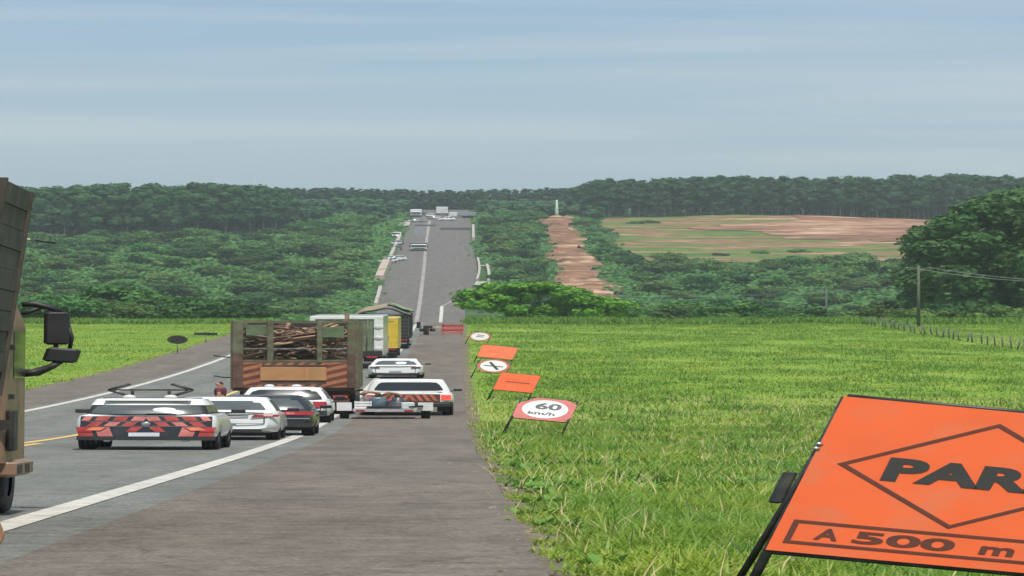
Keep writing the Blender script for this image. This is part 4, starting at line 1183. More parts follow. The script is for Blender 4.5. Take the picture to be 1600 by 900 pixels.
# ---- 9. white framed box truck ahead
M_tarpgreen = mat('dull_green_tarp', (0.11, 0.14, 0.085), 0.75, var=0.3, scale=1.5, dirt=((0.2, 0.17, 0.12), 2, 0.5))
d9 = 202.0
t9 = truck_root('box_truck', 'truck with white framed body and green tarpaulin back, just beyond the timber truck', -3.52, d9, yaw=-0.012)
W9, H9, L9, Z9 = 2.72, 4.62, 9.0, 1.25
MB().box(-W9 / 2, W9 / 2, 0.0, L9, Z9 - 0.15, Z9, bev=0.01).build('load_floor', M_steel, t9)
MB().box(-W9 / 2, W9 / 2, 0.0, L9, H9 - 0.28, H9, bev=0.03).build('roof', M_white, t9)
for sd in (-1, 1):
    MB().box(sd * W9 / 2 - (0.34 if sd > 0 else 0), sd * W9 / 2 + (0 if sd > 0 else 0.2), -0.01, 0.12, Z9, H9 - 0.28, bev=0.01).build('post', M_white, t9)
    MB().box(sd * (W9 / 2 - 0.03) - 0.02, sd * (W9 / 2 - 0.03) + 0.02, 0.12, L9, Z9, H9 - 0.28).build('side_wall', M_white, t9)
MB().box(-W9 / 2 + 0.2, W9 / 2 - 0.34, 0.06, 0.1, Z9, H9 - 0.28).build('tarpaulin', M_tarpgreen, t9)
for k in range(5): MB().tube([(-0.95 + 0.42 * k, 0.04, Z9 + 0.05), (-0.95 + 0.42 * k + 0.06, 0.05, H9 - 0.32)], 0.025, 6).build('strap', M_olive, t9)
MB().box(-W9 / 2 + 0.02, W9 / 2 - 0.02, -0.04, 0.0, Z9 - 0.1, Z9 + 0.3).build('tailboard', M_black, t9)
for xx in (-0.42, 0.42): MB().box(xx - 0.06, xx + 0.06, 0.1, L9 + 2, 0.8, 1.08).build('chassis_rail', M_black, t9)
truck_wheels(t9, W9, (1.5, 2.8, 9.8), 0.5)
MB().box(-1.25, 1.25, L9 + 0.4, L9 + 2.4, 0.7, 2.9, bev=0.08).build('cab', M_white, t9)
MB().box(-1.2, 1.2, 0.0, 0.1, 0.5, 0.62).build('under_run_bar', M_steel, t9)
for sd in (-1, 1):
    MB().box(sd * 0.95 - 0.2, sd * 0.95 + 0.2, -0.06, -0.042, 0.95, 1.09).build('tail_lamp', M_tail, t9)
    MB().box(sd * 0.92 - 0.3, sd * 0.92 + 0.3, 0.45, 0.48, 0.2, 0.95).build('mud_flap', M_black, t9)
for k in range(3):
    MB().lathe([(0, 0), (0.18, 0), (0.2, 0.02), (0, 0.025)], 'y', 14, (W9 / 2 - 0.17, -0.04, 1.75 + 0.95 * k)).build('reflector', mat('dirty_white', (0.5, 0.5, 0.48), 0.5, var=0.15), t9)

# ---- 10. yellow truck
M_yellow = mat('yellow_paint', (0.62, 0.42, 0.035), 0.4, var=0.12, scale=1.5, coat=0.3, dirt=((0.36, 0.27, 0.10), 1.6, 0.7))
d10 = 226.0
t10 = truck_root('cargo_truck', 'yellow boxed truck with a dark hatch, beyond the white framed truck', -3.08, d10, yaw=-0.012)
MB().box(-1.27, 1.27, 0, 7.0, 1.0, 4.0, bev=0.06).build('cargo_box', M_yellow, t10)
MB().poly([(0.55, 1.55), (0.86, 1.5), (0.9, 2.15), (0.8, 2.42), (0.5, 2.4)], 0.03).xf(Matrix.Translation((0, -0.02, 0))).build('hatch', M_black, t10)
MB().box(0.3, 1.1, -0.015, 0.01, 3.62, 3.68).build('vent_slot_shade', mat('yellow_shadow', (0.25, 0.17, 0.03), 0.5), t10)  # slot shade painted as a strip of darkened yellow
for z0 in (1.02, 3.9): MB().box(-1.24, 1.24, -0.02, 0.0, z0, z0 + 0.07).build('rear_trim', mat('cream_trim', (0.55, 0.46, 0.3), 0.5, var=0.1), t10)
for xx in (-0.42, 0.42): MB().box(xx - 0.06, xx + 0.06, 0.1, 9, 0.68, 0.98).build('chassis_rail', M_black, t10)
truck_wheels(t10, 2.5, (1.3, 2.5, 8.0), 0.48)
MB().box(-1.2, 1.2, 7.4, 9.3, 0.7, 2.9, bev=0.08).build('cab', M_yellow, t10)
MB().box(-1.2, 1.2, 0.0, 0.1, 0.5, 0.62).build('under_run_bar', M_black, t10)
for sd in (-1, 1):
    MB().box(sd * 1.0 - 0.18, sd * 1.0 + 0.18, -0.02, 0.0, 0.82, 0.96).build('tail_lamp', M_tail, t10)
    MB().box(sd * 0.9 - 0.32, sd * 0.9 + 0.32, 0.35, 0.38, 0.1, 0.9).build('mud_flap', M_black, t10)

# ---- 11. tarpaulin truck at the head of the queue
M_beige = mat('beige_tarp', (0.24, 0.20, 0.12), 0.8, var=0.15, scale=1.2, dirt=((0.2, 0.18, 0.12), 1.6, 0.6))
M_emer = mat('emerald_tarp', (0.02, 0.26, 0.12), 0.7, var=0.2, scale=1.5)
d11 = 252.0
t11 = truck_root('tarpaulin_truck', 'dark truck with a humped beige and green tarpaulin over its load, foremost of the queue', -2.75, d11, yaw=-0.01)
MB().box(-1.25, 1.25, 0, 9, 1.1, 1.3, bev=0.02).build('load_floor', M_black, t11)
MB().box(-1.25, 1.25, 0.0, 9, 1.3, 3.75, bev=0.04).build('side_boards', M_darkp, t11)
for k in range(6): MB().box(-1.2, 1.2, -0.03, 0.0, 1.4 + 0.38 * k, 1.62 + 0.38 * k).build('board', M_plast, t11)
for sd in (-1, 1):
    for k in range(8): MB().box(sd * 1.27 - 0.03, sd * 1.27 + 0.03, 0.05 + k * 1.1, 0.17 + k * 1.1, 1.2, 3.8).build('stake', M_plast, t11)
hump = lambda x: 3.8 + 1.0 * max(0, 1 - abs((x - 0.1) / 1.4) ** 2.0) + 0.08 * math.sin(5 * x)
tp = MB(); V = []
nx, ny = 18, 10
for j in range(ny + 1):
    for i in range(nx + 1):
        xx = -1.33 + 2.66 * i / nx
        V.append((xx, 9.0 * j / ny - 0.05, hump(xx) + 0.07 * math.sin(j * 2.1 + xx * 3) - (0.25 if j in (0, ny) else 0)))
tp.add(V, [(j * (nx + 1) + i, j * (nx + 1) + i + 1, (j + 1) * (nx + 1) + i + 1, (j + 1) * (nx + 1) + i) for j in range(ny) for i in range(nx)], True)
tp.build('tarpaulin', M_beige, t11)
V = []
for j in range(4):
    for i in range(9):
        xx = 0.25 + 1.1 * i / 8
        V.append((xx, 0.02 + 1.6 * j / 3, hump(xx) + 0.09 + 0.05 * math.sin(j * 2 + i)))
MB().add(V, [(j * 9 + i, j * 9 + i + 1, (j + 1) * 9 + i + 1, (j + 1) * 9 + i) for j in range(3) for i in range(8)], True).build('green_tarpaulin', M_emer, t11)
pts = [(xx, -0.08, hump(xx) - 0.42) for xx in [-1.25 + 0.25 * k for k in range(11)]]
MB().tube(pts, 0.09, 6).build('rolled_edge', M_black, t11)
truck_wheels(t11, 2.5, (1.4, 2.7, 10.0), 0.5)
for xx in (-0.42, 0.42): MB().box(xx - 0.06, xx + 0.06, 0.1, 11, 0.8, 1.1).build('chassis_rail', M_black, t11)
MB().box(-1.2, 1.2, 9.4, 11.4, 0.7, 2.9, bev=0.08).build('cab', M_darkp, t11)
MB().box(-1.15, 1.15, -0.02, 0.1, 0.55, 0.7).build('under_run_bar', M_steel, t11)
for sd in (-1, 1):
    MB().box(sd * 1.0 - 0.17, sd * 1.0 + 0.17, -0.03, 0.0, 0.9, 1.05).build('tail_lamp', M_tail, t11)
    MB().box(sd * 0.9 - 0.32, sd * 0.9 + 0.32, 0.5, 0.53, 0.15, 1.0).build('mud_flap', M_black, t11)
    MB().tube([(sd * 1.2, 9.6, 2.6), (sd * 1.5, 9.6, 2.6)], 0.03, 6).build('mirror_arm', M_plast, t11)
    MB().box(sd * 1.55 - 0.1, sd * 1.55 + 0.1, 9.55, 9.68, 2.0, 2.7, bev=0.02).build('mirror', M_plast, t11)
MB().box(1.02, 1.34, 2.9, 4.6, 0.45, 1.0, bev=0.05).build('fuel_tank', M_alloy, t11)

# ---- 12. near truck that fills the left edge: dark timber body, ochre cab, mirrors
M_plank = mat('dark_weathered_plank', (0.052, 0.043, 0.034), 0.85, var=0.35, scale=2.2, dirt=((0.12, 0.09, 0.07), 3, 0.4))
M_caboch = mat('ochre_cab', (0.25, 0.15, 0.095), 0.55, var=0.15, scale=1.5, dirt=((0.09, 0.05, 0.032), 2.6, 0.9))
M_caborg = mat('cab_stripe_orange', (0.45, 0.14, 0.045), 0.5, var=0.15, scale=2)
d12 = 31.6
t12 = truck_root('lorry', 'old ochre lorry with tall dark plank body and twin mirrors at the left edge', -3.70, d12, 0.0, 'truck')
# local y = 0 is the front face of the plank body; it runs back towards the camera side; the body leans out at the top
WX = 1.12
def lean(z): return WX + 0.02 + 0.062 * (z - 1.9)
def lean_box(x0, x1, y0, y1, z0, z1):
    m = MB().box(x0, x1, y0, y1, z0, z1)
    m.v = [(x + lean(z) if x > -0.5 else x, y, z) for x, y, z in m.v]
    return m
for k in range(10):
    z0 = 1.75 + 0.278 * k
    lean_box(-0.045, -random.uniform(0, 0.012), -5.4, -0.06, z0, z0 + 0.268).build('side_plank', M_plank, t12)
    lean_box(-0.06, -0.02, -0.05, -0.005, z0, z0 + 0.268).build('front_plank', M_plank, t12)
lean_box(-0.26, 0.012, -0.055, 0.03, 1.7, 4.52).build('corner_post', M_plank, t12)
for yy in (-2.4, -4.6):
    lean_box(0.0, 0.05, yy - 0.06, yy + 0.06, 1.6, 4.5).build('stake', M_plank, t12)
MB().box(-WX, -WX + 0.05, -5.4, -0.02, 1.75, 4.5).build('side_wall', M_plank, t12)
MB().box(-WX, WX, -5.4, 0, 1.5, 1.74).build('load_floor', M_black, t12)
MB().tube([(WX - 0.04, 0.05, 3.88), (WX + 0.1, 0.06, 3.87), (WX + 0.17, 0.07, 3.87)], 0.017, 6).build('marker_rod', mat('pale_rod', (0.45, 0.42, 0.36), 0.5, var=0.2), t12)
MB().tube([(WX + 0.20, 0.07, 3.86), (WX + 0.32, 0.08, 3.82)], 0.014, 6).build('marker_whip', M_plast, t12)
MB().box(WX - 0.02, WX + 0.06, 0.032, 0.06, 3.72, 3.75).build('bracket', M_cut, t12)
# cab (narrower than the body): profile rounded at the right rear edge
cw = 1.13
cabp = []
for a in range(7): cabp.append((cw - 0.12 + 0.12 * math.cos(math.pi / 2 * a / 6 - math.pi / 2 + 0), 0.37 + 0.12 + 0.12 * math.sin(math.pi / 2 * a / 6 - math.pi / 2)))
cabp += [(cw, 1.9), (cw - 0.1, 2.35), (0.0, 2.42), (-cw + 0.1, 2.35), (-cw, 1.9), (-cw, 0.5), (-cw + 0.1, 0.37)]
c = MB().poly(cabp, 1.95, 'z').xf(Matrix.Translation((0, 0, 0.75)))
c.build('cab', M_caboch, t12)
cu = MB(); top = [(x * 0.94, 0.4 + (y - 0.4) * 0.8) for x, y in cabp]
n = len(cabp)
cu.add([(x, y, 2.7) for x, y in cabp] + [(x, y, 3.25) for x, y in top], [(i, (i + 1) % n, n + (i + 1) % n, n + i) for i in range(n)] + [tuple(range(n, 2 * n))])
cu.build('cab_roof', M_caboch, t12)
MB().box(cw - 0.004, cw + 0.006, 0.95, 1.8, 1.95, 2.62).build('door_window', M_glass, t12)
MB().box(-cw + 0.15, cw - 0.35, 0.36, 0.372, 1.9, 2.6).build('rear_window', M_glass, t12)
MB().box(cw - 0.42, cw - 0.14, 0.35, 0.369, 1.45, 1.88).build('orange_flash', M_caborg, t12)
MB().box(-cw, cw + 0.03, 0.34, 0.366, 1.22, 1.36).build('belt_strip', M_black, t12)
MB().box(cw + 0.0, cw + 0.05, 0.45, 0.75, 0.92, 1.5, bev=0.02).build('snorkel', M_black, t12)
MB().box(cw - 0.2, cw + 0.06, 0.5, 1.9, 0.55, 0.78, bev=0.04).build('step', M_caboch, t12)
for yy in (0.6, 1.2): MB().box(cw + 0.055, cw + 0.065, yy, yy + 0.3, 0.6, 0.72).build('step_slot', M_black, t12)
for zz in (2.35, 1.65): MB().box(cw - 0.01, cw + 0.03, 0.62, 0.72, zz, zz + 0.07).build('hinge', M_black, t12)
wheel_xs = 0
tm = MB().lathe([(0.25, -0.14), (0.46, -0.14), (0.49, -0.11), (0.49, 0.11), (0.46, 0.14), (0.25, 0.14)], 'x', 26).mesh('wheel', M_rubber)
rm = MB().lathe([(0, 0.04), (0.1, 0.06), (0.12, 0.0), (0.23, 0.0), (0.26, 0.12), (0.28, 0.12), (0.28, -0.12), (0, -0.1)], 'x', 20).mesh('rim', M_steel)
for yy in (1.5, -3.9):
    for sd in (-1, 1):
        o = put(tm, 'wheel', t12, (sd * 0.93, yy, 0.49)); put(rm, 'rim', o)
        if sd < 0: o.rotation_euler = (0, 0, math.pi)
for xx in (-0.42, 0.42): MB().box(xx - 0.06, xx + 0.06, -5.3, 2.3, 0.75, 1.05).build('chassis_rail', M_black, t12)
# mirrors on the near side arm
ym = 1.95
MB().tube([(cw - 0.03, ym, 3.04), (cw + 0.05, ym, 3.05), (cw + 0.15, ym, 2.99), (cw + 0.22, ym, 2.92)], [0.04, 0.045, 0.035, 0.03], 8).build('mirror_arm', M_plast, t12)
MB().tube([(cw - 0.03, ym, 2.90), (cw + 0.02, ym, 2.93), (cw + 0.08, ym, 3.0)], 0.025, 8).build('mirror_arm', M_plast, t12)
MB().box(cw + 0.11, cw + 0.27, ym - 0.05, ym + 0.08, 2.45, 2.93, bev=0.025).build('mirror', M_plast, t12)
MB().box(cw + 0.17, cw + 0.20, ym - 0.02, ym + 0.02, 2.36, 2.47).build('mirror_stem', M_plast, t12)
MB().box(-0.105, 0.11, -0.05, 0.08, -0.11, 0.10, bev=0.025).xf(Matrix.Translation((cw + 0.22, ym, 2.30)) @ Matrix.Rotation(0.16, 4, 'Y')).build('blind_spot_mirror', M_plast, t12)
MB().tube([(cw - 0.02, ym, 2.03), (cw + 0.06, ym, 2.04), (cw + 0.16, ym, 2.13), (cw + 0.21, ym, 2.2)], [0.06, 0.055, 0.035, 0.03], 8).build('mirror_arm', M_plast, t12)
MB().tube([(cw + 0.26, ym, 2.75), (cw + 0.285, ym, 2.55), (cw + 0.27, ym, 2.38)], 0.015, 6).build('mirror_stay', M_plast, t12)
# ================================================================== SIGNS
def text_mesh(txt, size, bold=0.0, depth=0.004, name='lettering', m=None, spacing=1.0):
    cu = bpy.data.curves.new(name, 'FONT')
    cu.body = txt; cu.size = size; cu.align_x = 'CENTER'; cu.align_y = 'CENTER'
    cu.offset = bold; cu.extrude = depth; cu.resolution_u = 4; cu.space_character = spacing
    o = bpy.data.objects.new(name, cu); COL.objects.link(o)
    dg = bpy.context.evaluated_depsgraph_get()
    me = bpy.data.meshes.new_from_object(o.evaluated_get(dg))
    bpy.data.objects.remove(o); bpy.data.curves.remove(cu)
    me.name = name
    me.materials.clear()
    if m: me.materials.append(m)
    me.transform(Matrix.Rotation(R(90), 4, 'X'))
    return me

def ring_poly(outer, inner):
    """flat ring between two outlines with equal counts, as quads in x,z"""
    n = len(outer)
    vs = [(x, 0, z) for x, z in outer] + [(x, 0, z) for x, z in inner]
    vs += [(x, 0.004, z) for x, z in outer] + [(x, 0.004, z) for x, z in inner]
    fs = []
    for i in range(n):
        j = (i + 1) % n
        fs += [(i, j, n + j, n + i), (2 * n + i, 3 * n + i, 3 * n + j, 2 * n + j), (i, 2 * n + i, 2 * n + j, j), (n + i, n + j, 3 * n + j, 3 * n + i)]
    return MB().add(vs, fs)

def circ(r, n=36, rz=None): return [(r * math.cos(2 * math.pi * k / n), (rz or r) * math.sin(2 * math.pi * k / n)) for k in range(n)]

def sign(name, label, x, d, zc, w, h, lean=0.2, roll=0.216, face=None, shape='rect', hc=1.05, cat='road sign', group='temporary road work signs on the grass verge', yaw=0.0):
    Rm = Matrix.Rotation(yaw, 4, 'Z') @ Matrix.Rotation(roll, 4, 'Y') @ Matrix.Rotation(-lean, 4, 'X')
    base = Vector((x, d, zc)) - Rm.to_3x3() @ Vector((0, 0, hc))
    root = thing(name, label, cat, base, Rm.to_euler(), group)
    def at(me, nm, y=0, dx=0, dz=0, **k):
        o = put(me, nm, root, (dx, y, hc + dz), **k); return o
    t = 0.018
    if shape == 'rect':
        at(MB().box(-w / 2, w / 2, 0, 0.006, -h / 2, h / 2).mesh('panel', face), 'panel')
    elif shape == 'oct':
        c = 0.2
        pts = [(-w / 2, -h / 2 + c * 0.5), (-w / 2 + c * 0.3, -h / 2), (w / 2 - c * 0.5, -h / 2), (w / 2, -h / 2 + c), (w / 2, h / 2 - c * .8), (w / 2 - c, h / 2), (-w / 2 + c * 1.4, h / 2), (-w / 2, h / 2 - c * 1.6)]
        at(MB().poly(pts, 0.006).mesh('panel', face), 'panel')
    else:
        at(MB().poly(circ(w / 2, 40, h / 2), 0.006).mesh('panel', face), 'panel')
    # black tube stand behind the panel
    fx = w / 2 - 0.012
    for sd in (-1, 1):
        at(MB().tube([(sd * fx, 0.03, h / 2), (sd * fx, 0.03, -hc - 0.12)], t, 8).mesh('post', M_frame), 'post')
        at(MB().tube([(sd * fx, 0.05, h * 0.2), (sd * fx * 1.02, 0.62, -hc - 0.12 + 0.62 * math.tan(lean) * 0.2)], t * 0.85, 6).mesh('strut', M_frame), 'strut')
        at(MB().tube([(sd * fx - 0.02, 0.03, -hc + 0.02), (sd * fx - sd * 0.16, -0.02, -hc + 0.02)], t * 0.8, 6).mesh('foot', M_frame), 'foot')
    for dz in (h / 2 + 0.008, -h / 2 - 0.012):
        at(MB().tube([(-fx, 0.03, dz), (fx, 0.03, dz)], t * 0.9, 8).mesh('cross_bar', M_frame), 'cross_bar')
    return root, at

# nearest: PARE A 500 m
root, at = sign('warning_sign', 'large orange sign lettered PARE on a black stand in the near grass', 1.63, 17.0, -1.865, 1.02, 1.17, lean=0.16, roll=0.225, face=M_orange, hc=1.10)
dm = [(0, 0.40), (0.44, 0.0), (0, -0.40), (-0.44, 0)]
dm = [(x + 0.015, z + 0.09) for x, z in dm]
di = [(0.015 + (x - 0.015) * 0.935, 0.09 + (z - 0.09) * 0.935) for x, z in dm]
at(ring_poly(dm, di).mesh('diamond_outline', M_brownink), 'diamond_outline', -0.004)
bx = [(-0.47, -0.52), (0.47, -0.52), (0.47, -0.345), (-0.47, -0.345)]
bi = [(-0.45, -0.50), (0.45, -0.50), (0.45, -0.365), (-0.45, -0.365)]
at(ring_poly(bx, bi).mesh('box_outline', M_brownink), 'box_outline', -0.004)
def word(txt, width, cap, dx, dz, m, bold, y=-0.003, nm='lettering'):
    me = text_mesh(txt, 1.0, bold, 0.002, nm, m)
    xs = [v.co.x for v in me.vertices]; zs = [v.co.z for v in me.vertices]
    sx = width / (max(xs) - min(xs)); sz = cap / (max(zs) - min(zs))
    me.transform(Matrix.Translation((-(max(xs) + min(xs)) / 2, 0, -(max(zs) + min(zs)) / 2)))
    me.transform(Matrix.Diagonal((sx, 0.5, sz, 1)))
    at(me, nm, y, dx, dz)
word('PARE', 0.585, 0.175, 0.022, 0.085, M_ink, 0.05)
word('A', 0.075, 0.085, -0.345, -0.433, M_brownink, 0.03)
word('500', 0.325, 0.09, -0.10, -0.433, M_brownink, 0.03)
word('m', 0.11, 0.062, 0.20, -0.445, M_brownink, 0.03)
at(MB().box(-0.575, -0.53, 0.0, 0.05, -0.24, 0.0, bev=0.01).mesh('clamp', M_frame), 'clamp')
for px, pz in ((-0.512, 0.22), (-0.514, 0.185)):
    at(MB().lathe([(0, -0.006), (0.012, -0.004), (0.014, 0.004), (0, 0.005)], 'y', 10).mesh('bolt', M_alloy), 'bolt', -0.004, px, pz)

root, at = sign('speed_sign', 'white and red sign with the number 60 on a black stand', 1.80, 95.0, -7.13, 1.02, 0.95, lean=0.45, face=M_sring, shape='oct', hc=0.95)
at(MB().poly(circ(0.405, 40, 0.395), 0.005).mesh('white_disc', M_swhite), 'white_disc', -0.006)
word('60', 0.46, 0.29, 0.04, 0.13, mat('sign_grey_ink', (0.07, 0.075, 0.085), 0.5), 0.035, -0.012)
word('km/h', 0.48, 0.14, -0.03, -0.19, mat('sign_grey_ink', (0.07, 0.075, 0.085), 0.5), 0.03, -0.012)
root, at = sign('work_sign', 'plain orange sign just beyond the 60 speed sign', 1.93, 140.0, -8.87, 1.03, 1.08, lean=0.25, face=M_orange, hc=1.05)
at(MB().box(-0.30, 0.34, 0, 0.004, -0.02, 0.03).mesh('text_line', M_brownink), 'text_line', -0.004)
at(ring_poly([(-0.42, -0.1), (0.42, -0.1), (0.42, 0.16), (-0.42, 0.16)], [(-0.41, -0.09), (0.41, -0.09), (0.41, 0.15), (-0.41, 0.15)]).mesh('box_outline', mat('faded_outline', (0.5, 0.09, 0.04), 0.5)), 'box_outline', -0.004)
root, at = sign('no_overtaking_sign', 'round white sign with red rim and dark crossed symbol between two orange signs', 1.74, 183.0, -10.27, 1.10, 1.08, lean=0.3, face=M_sring, shape='disc', hc=0.95)
at(MB().poly(circ(0.45, 40), 0.005).mesh('white_disc', M_swhite), 'white_disc', -0.006)
at(MB().box(-0.32, 0.32, 0, 0.004, -0.05, 0.02).mesh('symbol', M_ink), 'symbol', -0.011)
at(MB().poly([(-0.22, 0.26), (-0.13, 0.3), (0.24, -0.25), (0.15, -0.3)], 0.004).mesh('slash', M_ink), 'slash', -0.016)
root, at = sign('work_sign', 'wide orange sign beyond the round crossed sign', 2.22, 217.0, -10.87, 1.44, 1.18, lean=0.35, face=M_orange, hc=1.0)
at(MB().box(-0.40, 0.42, 0, 0.004, -0.06, 0.0).mesh('text_line', mat('faded_outline', (0.5, 0.09, 0.04), 0.5)), 'text_line', -0.004)
root, at = sign('round_sign', 'farthest small round white sign at the end of the row', 1.88, 268.0, -11.6, 1.05, 1.05, lean=0.2, face=M_sring, shape='disc', hc=0.9)
at(MB().poly(circ(0.44, 36), 0.005).mesh('white_disc', M_swhite), 'white_disc', -0.006)
for zz in (0.12, -0.06): at(MB().box(-0.18, 0.2, 0, 0.004, zz, zz + 0.07).mesh('symbol', M_ink), 'symbol', -0.011)

# sign backs on the left verge
def back_sign(label, x, d, zc, pts, name):
    g = float(ground(x, d))
    r = thing(name, label, 'road sign', (x, d, g), (0, 0, 0))
    MB().poly(pts, 0.02).xf(Matrix.Translation((0, 0, zc - g))).build('plate', M_frame, r)
    MB().tube([(0, 0.05, -0.2), (0, 0.05, zc - g + 0.2)], 0.03, 8).build('post', mat('pale_wood_post', (0.22, 0.24, 0.14), 0.8, var=0.2), r)
    for dz in (-0.12, 0.12): MB().box(-0.3, 0.3, -0.015, -0.001, zc - g + dz - 0.02, zc - g + dz + 0.02).build('clip', M_plast, r)
back_sign('black back of a round road sign on the left verge', -11.62, 240.0, -10.73, circ(0.45), 'round_sign')
back_sign('black back of a rectangular road sign on the left verge', -11.75, 272.0, -11.48, [(-0.58, -0.16), (0.58, -0.16), (0.58, 0.16), (-0.58, 0.16)], 'panel_sign')

# barrier and motorcycle on the shoulder
db = 300.0
rb = thing('barrier', 'red and white board barrier across the shoulder beyond the last sign', 'barrier', (0.58, db, zr(db)), (0, 0, 0))
for k, (z0, m_) in enumerate(((0.12, M_spink), (0.42, M_sred), (0.72, M_spink), (1.0, M_sred))):
    MB().box(-0.58, 0.62, -0.03, 0.0, z0, z0 + 0.27, bev=0.006).build('board', m_, rb)
for sd in (-1, 1):
    MB().box(sd * 0.5 - 0.04, sd * 0.5 + 0.04, 0.0, 0.06, 0, 1.35).build('post', M_olive, rb)
    MB().box(sd * 0.5 - 0.05, sd * 0.5 + 0.05, -0.4, 0.4, 0, 0.05).build('foot', M_olive, rb)
MB().box(-0.95, -0.6, 0.0, 0.05, 0.9, 1.05).build('arm', mat('cream_trim', (0.55, 0.46, 0.3)), rb)
mr_ = thing('motorcycle', 'black motorcycle seen from behind beside the striped barrier', 'motorcycle', (-0.78, 298.0, zr(298)), (0, 0, 0.1))
for yy in (0.0, 1.35):
    tq = MB().lathe([(0.2, -0.07), (0.29, -0.07), (0.32, -0.03), (0.32, 0.03), (0.29, 0.07), (0.2, 0.07)], 'x', 20, (0, 0, 0)).mesh('wheel', M_rubber)
    put(tq, 'wheel', mr_, (0, yy, 0.32))
MB().box(-0.13, 0.13, -0.25, 0.75, 0.62, 0.80, bev=0.05).build('seat', M_plast, mr_)
MB().box(-0.14, 0.14, 0.5, 1.05, 0.7, 0.98, bev=0.07).build('tank', M_blackp, mr_)
MB().box(-0.15, 0.15, 0.35, 0.95, 0.25, 0.62, bev=0.04).build('engine', M_darkp, mr_)
MB().tube([(-0.38, 1.0, 1.08), (-0.1, 1.15, 1.05), (0.1, 1.15, 1.05), (0.38, 1.0, 1.08)], 0.02, 6).build('handlebar', M_plast, mr_)
for sd in (-1, 1):
    MB().tube([(sd * 0.1, 1.12, 1.05), (sd * 0.1, 1.35, 0.32)], 0.03, 6).build('fork', M_plast, mr_)
    MB().box(sd * 0.3 - 0.13, sd * 0.3 + 0.13, -0.2, 0.3, 0.45, 0.85, bev=0.05).build('pannier', M_plast, mr_)
    MB().tube([(sd * 0.3, 1.05, 1.08), (sd * 0.36, 1.05, 1.22)], 0.012, 6).build('mirror', M_plast, mr_)
MB().box(-0.25, 0.25, -0.4, 0.05, 0.88, 1.25, bev=0.06).build('top_box', M_blackp, mr_)
MB().box(-0.1, 0.1, -0.3, -0.25, 0.6, 0.72).build('tail_lamp', M_tail, mr_)

# ================================================================== FAR SLOPE: parapets, vehicles, poles
M_conc = mat('pale_concrete', (0.33, 0.305, 0.27), 0.85, var=0.15, scale=0.8, dirt=((0.26, 0.22, 0.18), 0.8, 0.6))
M_pinkc = mat('pinkish_concrete', (0.36, 0.285, 0.235), 0.85, var=0.15, scale=0.8)
def parapet(label, fx, d0, d1, h, th, m, lift=0.0):
    ds = np.arange(d0, d1 + 0.1, 4.0)
    root = thing('parapet', label, 'wall', (fx(d0), d0, zr(d0)))
    for a, b in zip(ds[:-1], ds[1:]):
        v = []
        for q in (a, b - 0.06):
            x = fx(q) - fx(d0); z = zr(q) - zr(d0)
            v += [(x - th / 2, q - d0, z - 0.3), (x + th / 2, q - d0, z - 0.3), (x + th * 0.35, q - d0, z + h), (x - th * 0.35, q - d0, z + h)]
        MB().add(v, [(3, 2, 1, 0), (4, 5, 6, 7), (0, 1, 5, 4), (1, 2, 6, 5), (2, 3, 7, 6), (3, 0, 4, 7)]).build('section', m, root)
el = lambda q: float(CX(q) - WL(q)); er = lambda q: float(CX(q) + WR(q))
parapet('short pale concrete parapet at the lower left of the far road', lambda q: el(q) - 0.25, 712, 766, 1.5, 0.7, M_conc)
parapet('wide pinkish concrete parapet on the left of the far road', lambda q: el(q) - 0.9, 800, 884, 1.5, 1.7, M_pinkc)
parapet('long low pale parapet behind the parked cars on the left of the far road', lambda q: el(q) - 0.6, 888, 1030, 1.4, 0.8, M_conc)
parapet('pale concrete parapet beside the right edge of the far road', lambda q: er(q) + 0.35, 792, 896, 1.1, 0.5, M_conc)
parapet('outer pale concrete wall right of the far road drain', lambda q: er(q) + 2.1 - (q - 784) * 0.008, 786, 858, 1.3, 0.6, M_conc)
parapet('small pale concrete parapet high on the right of the far road', lambda q: er(q) + 0.4, 1010, 1100, 1.3, 0.7, M_conc)
sheet('drain_apron', lambda q: er(q) + 0.2, lambda q: er(q) + 2.3, 776, 788, 0.5, M_conc, 3, step=4, kind='structure')
sheet('drain_apron', lambda q: er(q) + 0.2, lambda q: er(q) + 2.0, 858, 862, 0.5, M_conc, 3, step=2, kind='structure')
sheet('gravel_patch', lambda q: el(q) - 3.2 + (q - 1100) * 0.02, lambda q: el(q) - 0.1, 1105, 1150, 0.25, M_conc, 3, step=8, kind='structure')

def far_car(name, label, x, d, paint, yaw, L=4.3, W=1.8, H=1.5, cat='car', oncoming=True):
    s = Car(L=L, W=W, H=H, belt=0.95 * H / 1.5, zb=0.28, wr=0.33, wy=(0.8, L - 0.9), yr=(0.15, 0.55), yf=(L - 0.85, L - 1.7), rear_lean=0.06, tumble=0.16)
    r_ = base_car(name, label, cat, x, d, s, paint, yaw=yaw, panes=((0.5, L * .37), (L * .38, L * .6)), plate=None)
    r_.rotation_euler = (road_pitch(d) * math.cos(yaw), 0, yaw)
    for sd in (-1, 1):
        MB().box(sd * (W / 2 - 0.3) - 0.2, sd * (W / 2 - 0.3) + 0.2, L - 0.06, L + 0.02, 0.58, 0.72, bev=0.02).build('headlamp', M_clear, r_)
        patch(s, sd * (W / 2 - 0.25) - 0.12, sd * (W / 2 - 0.25) + 0.12, 0.7, 0.9, 0.03, 0.03).build('tail_lamp', M_tail, r_)
    MB().box(-W / 2 + 0.15, W / 2 - 0.15, L - 0.05, L + 0.03, 0.3, 0.48, bev=0.02).build('grille', M_plast, r_)
    return r_

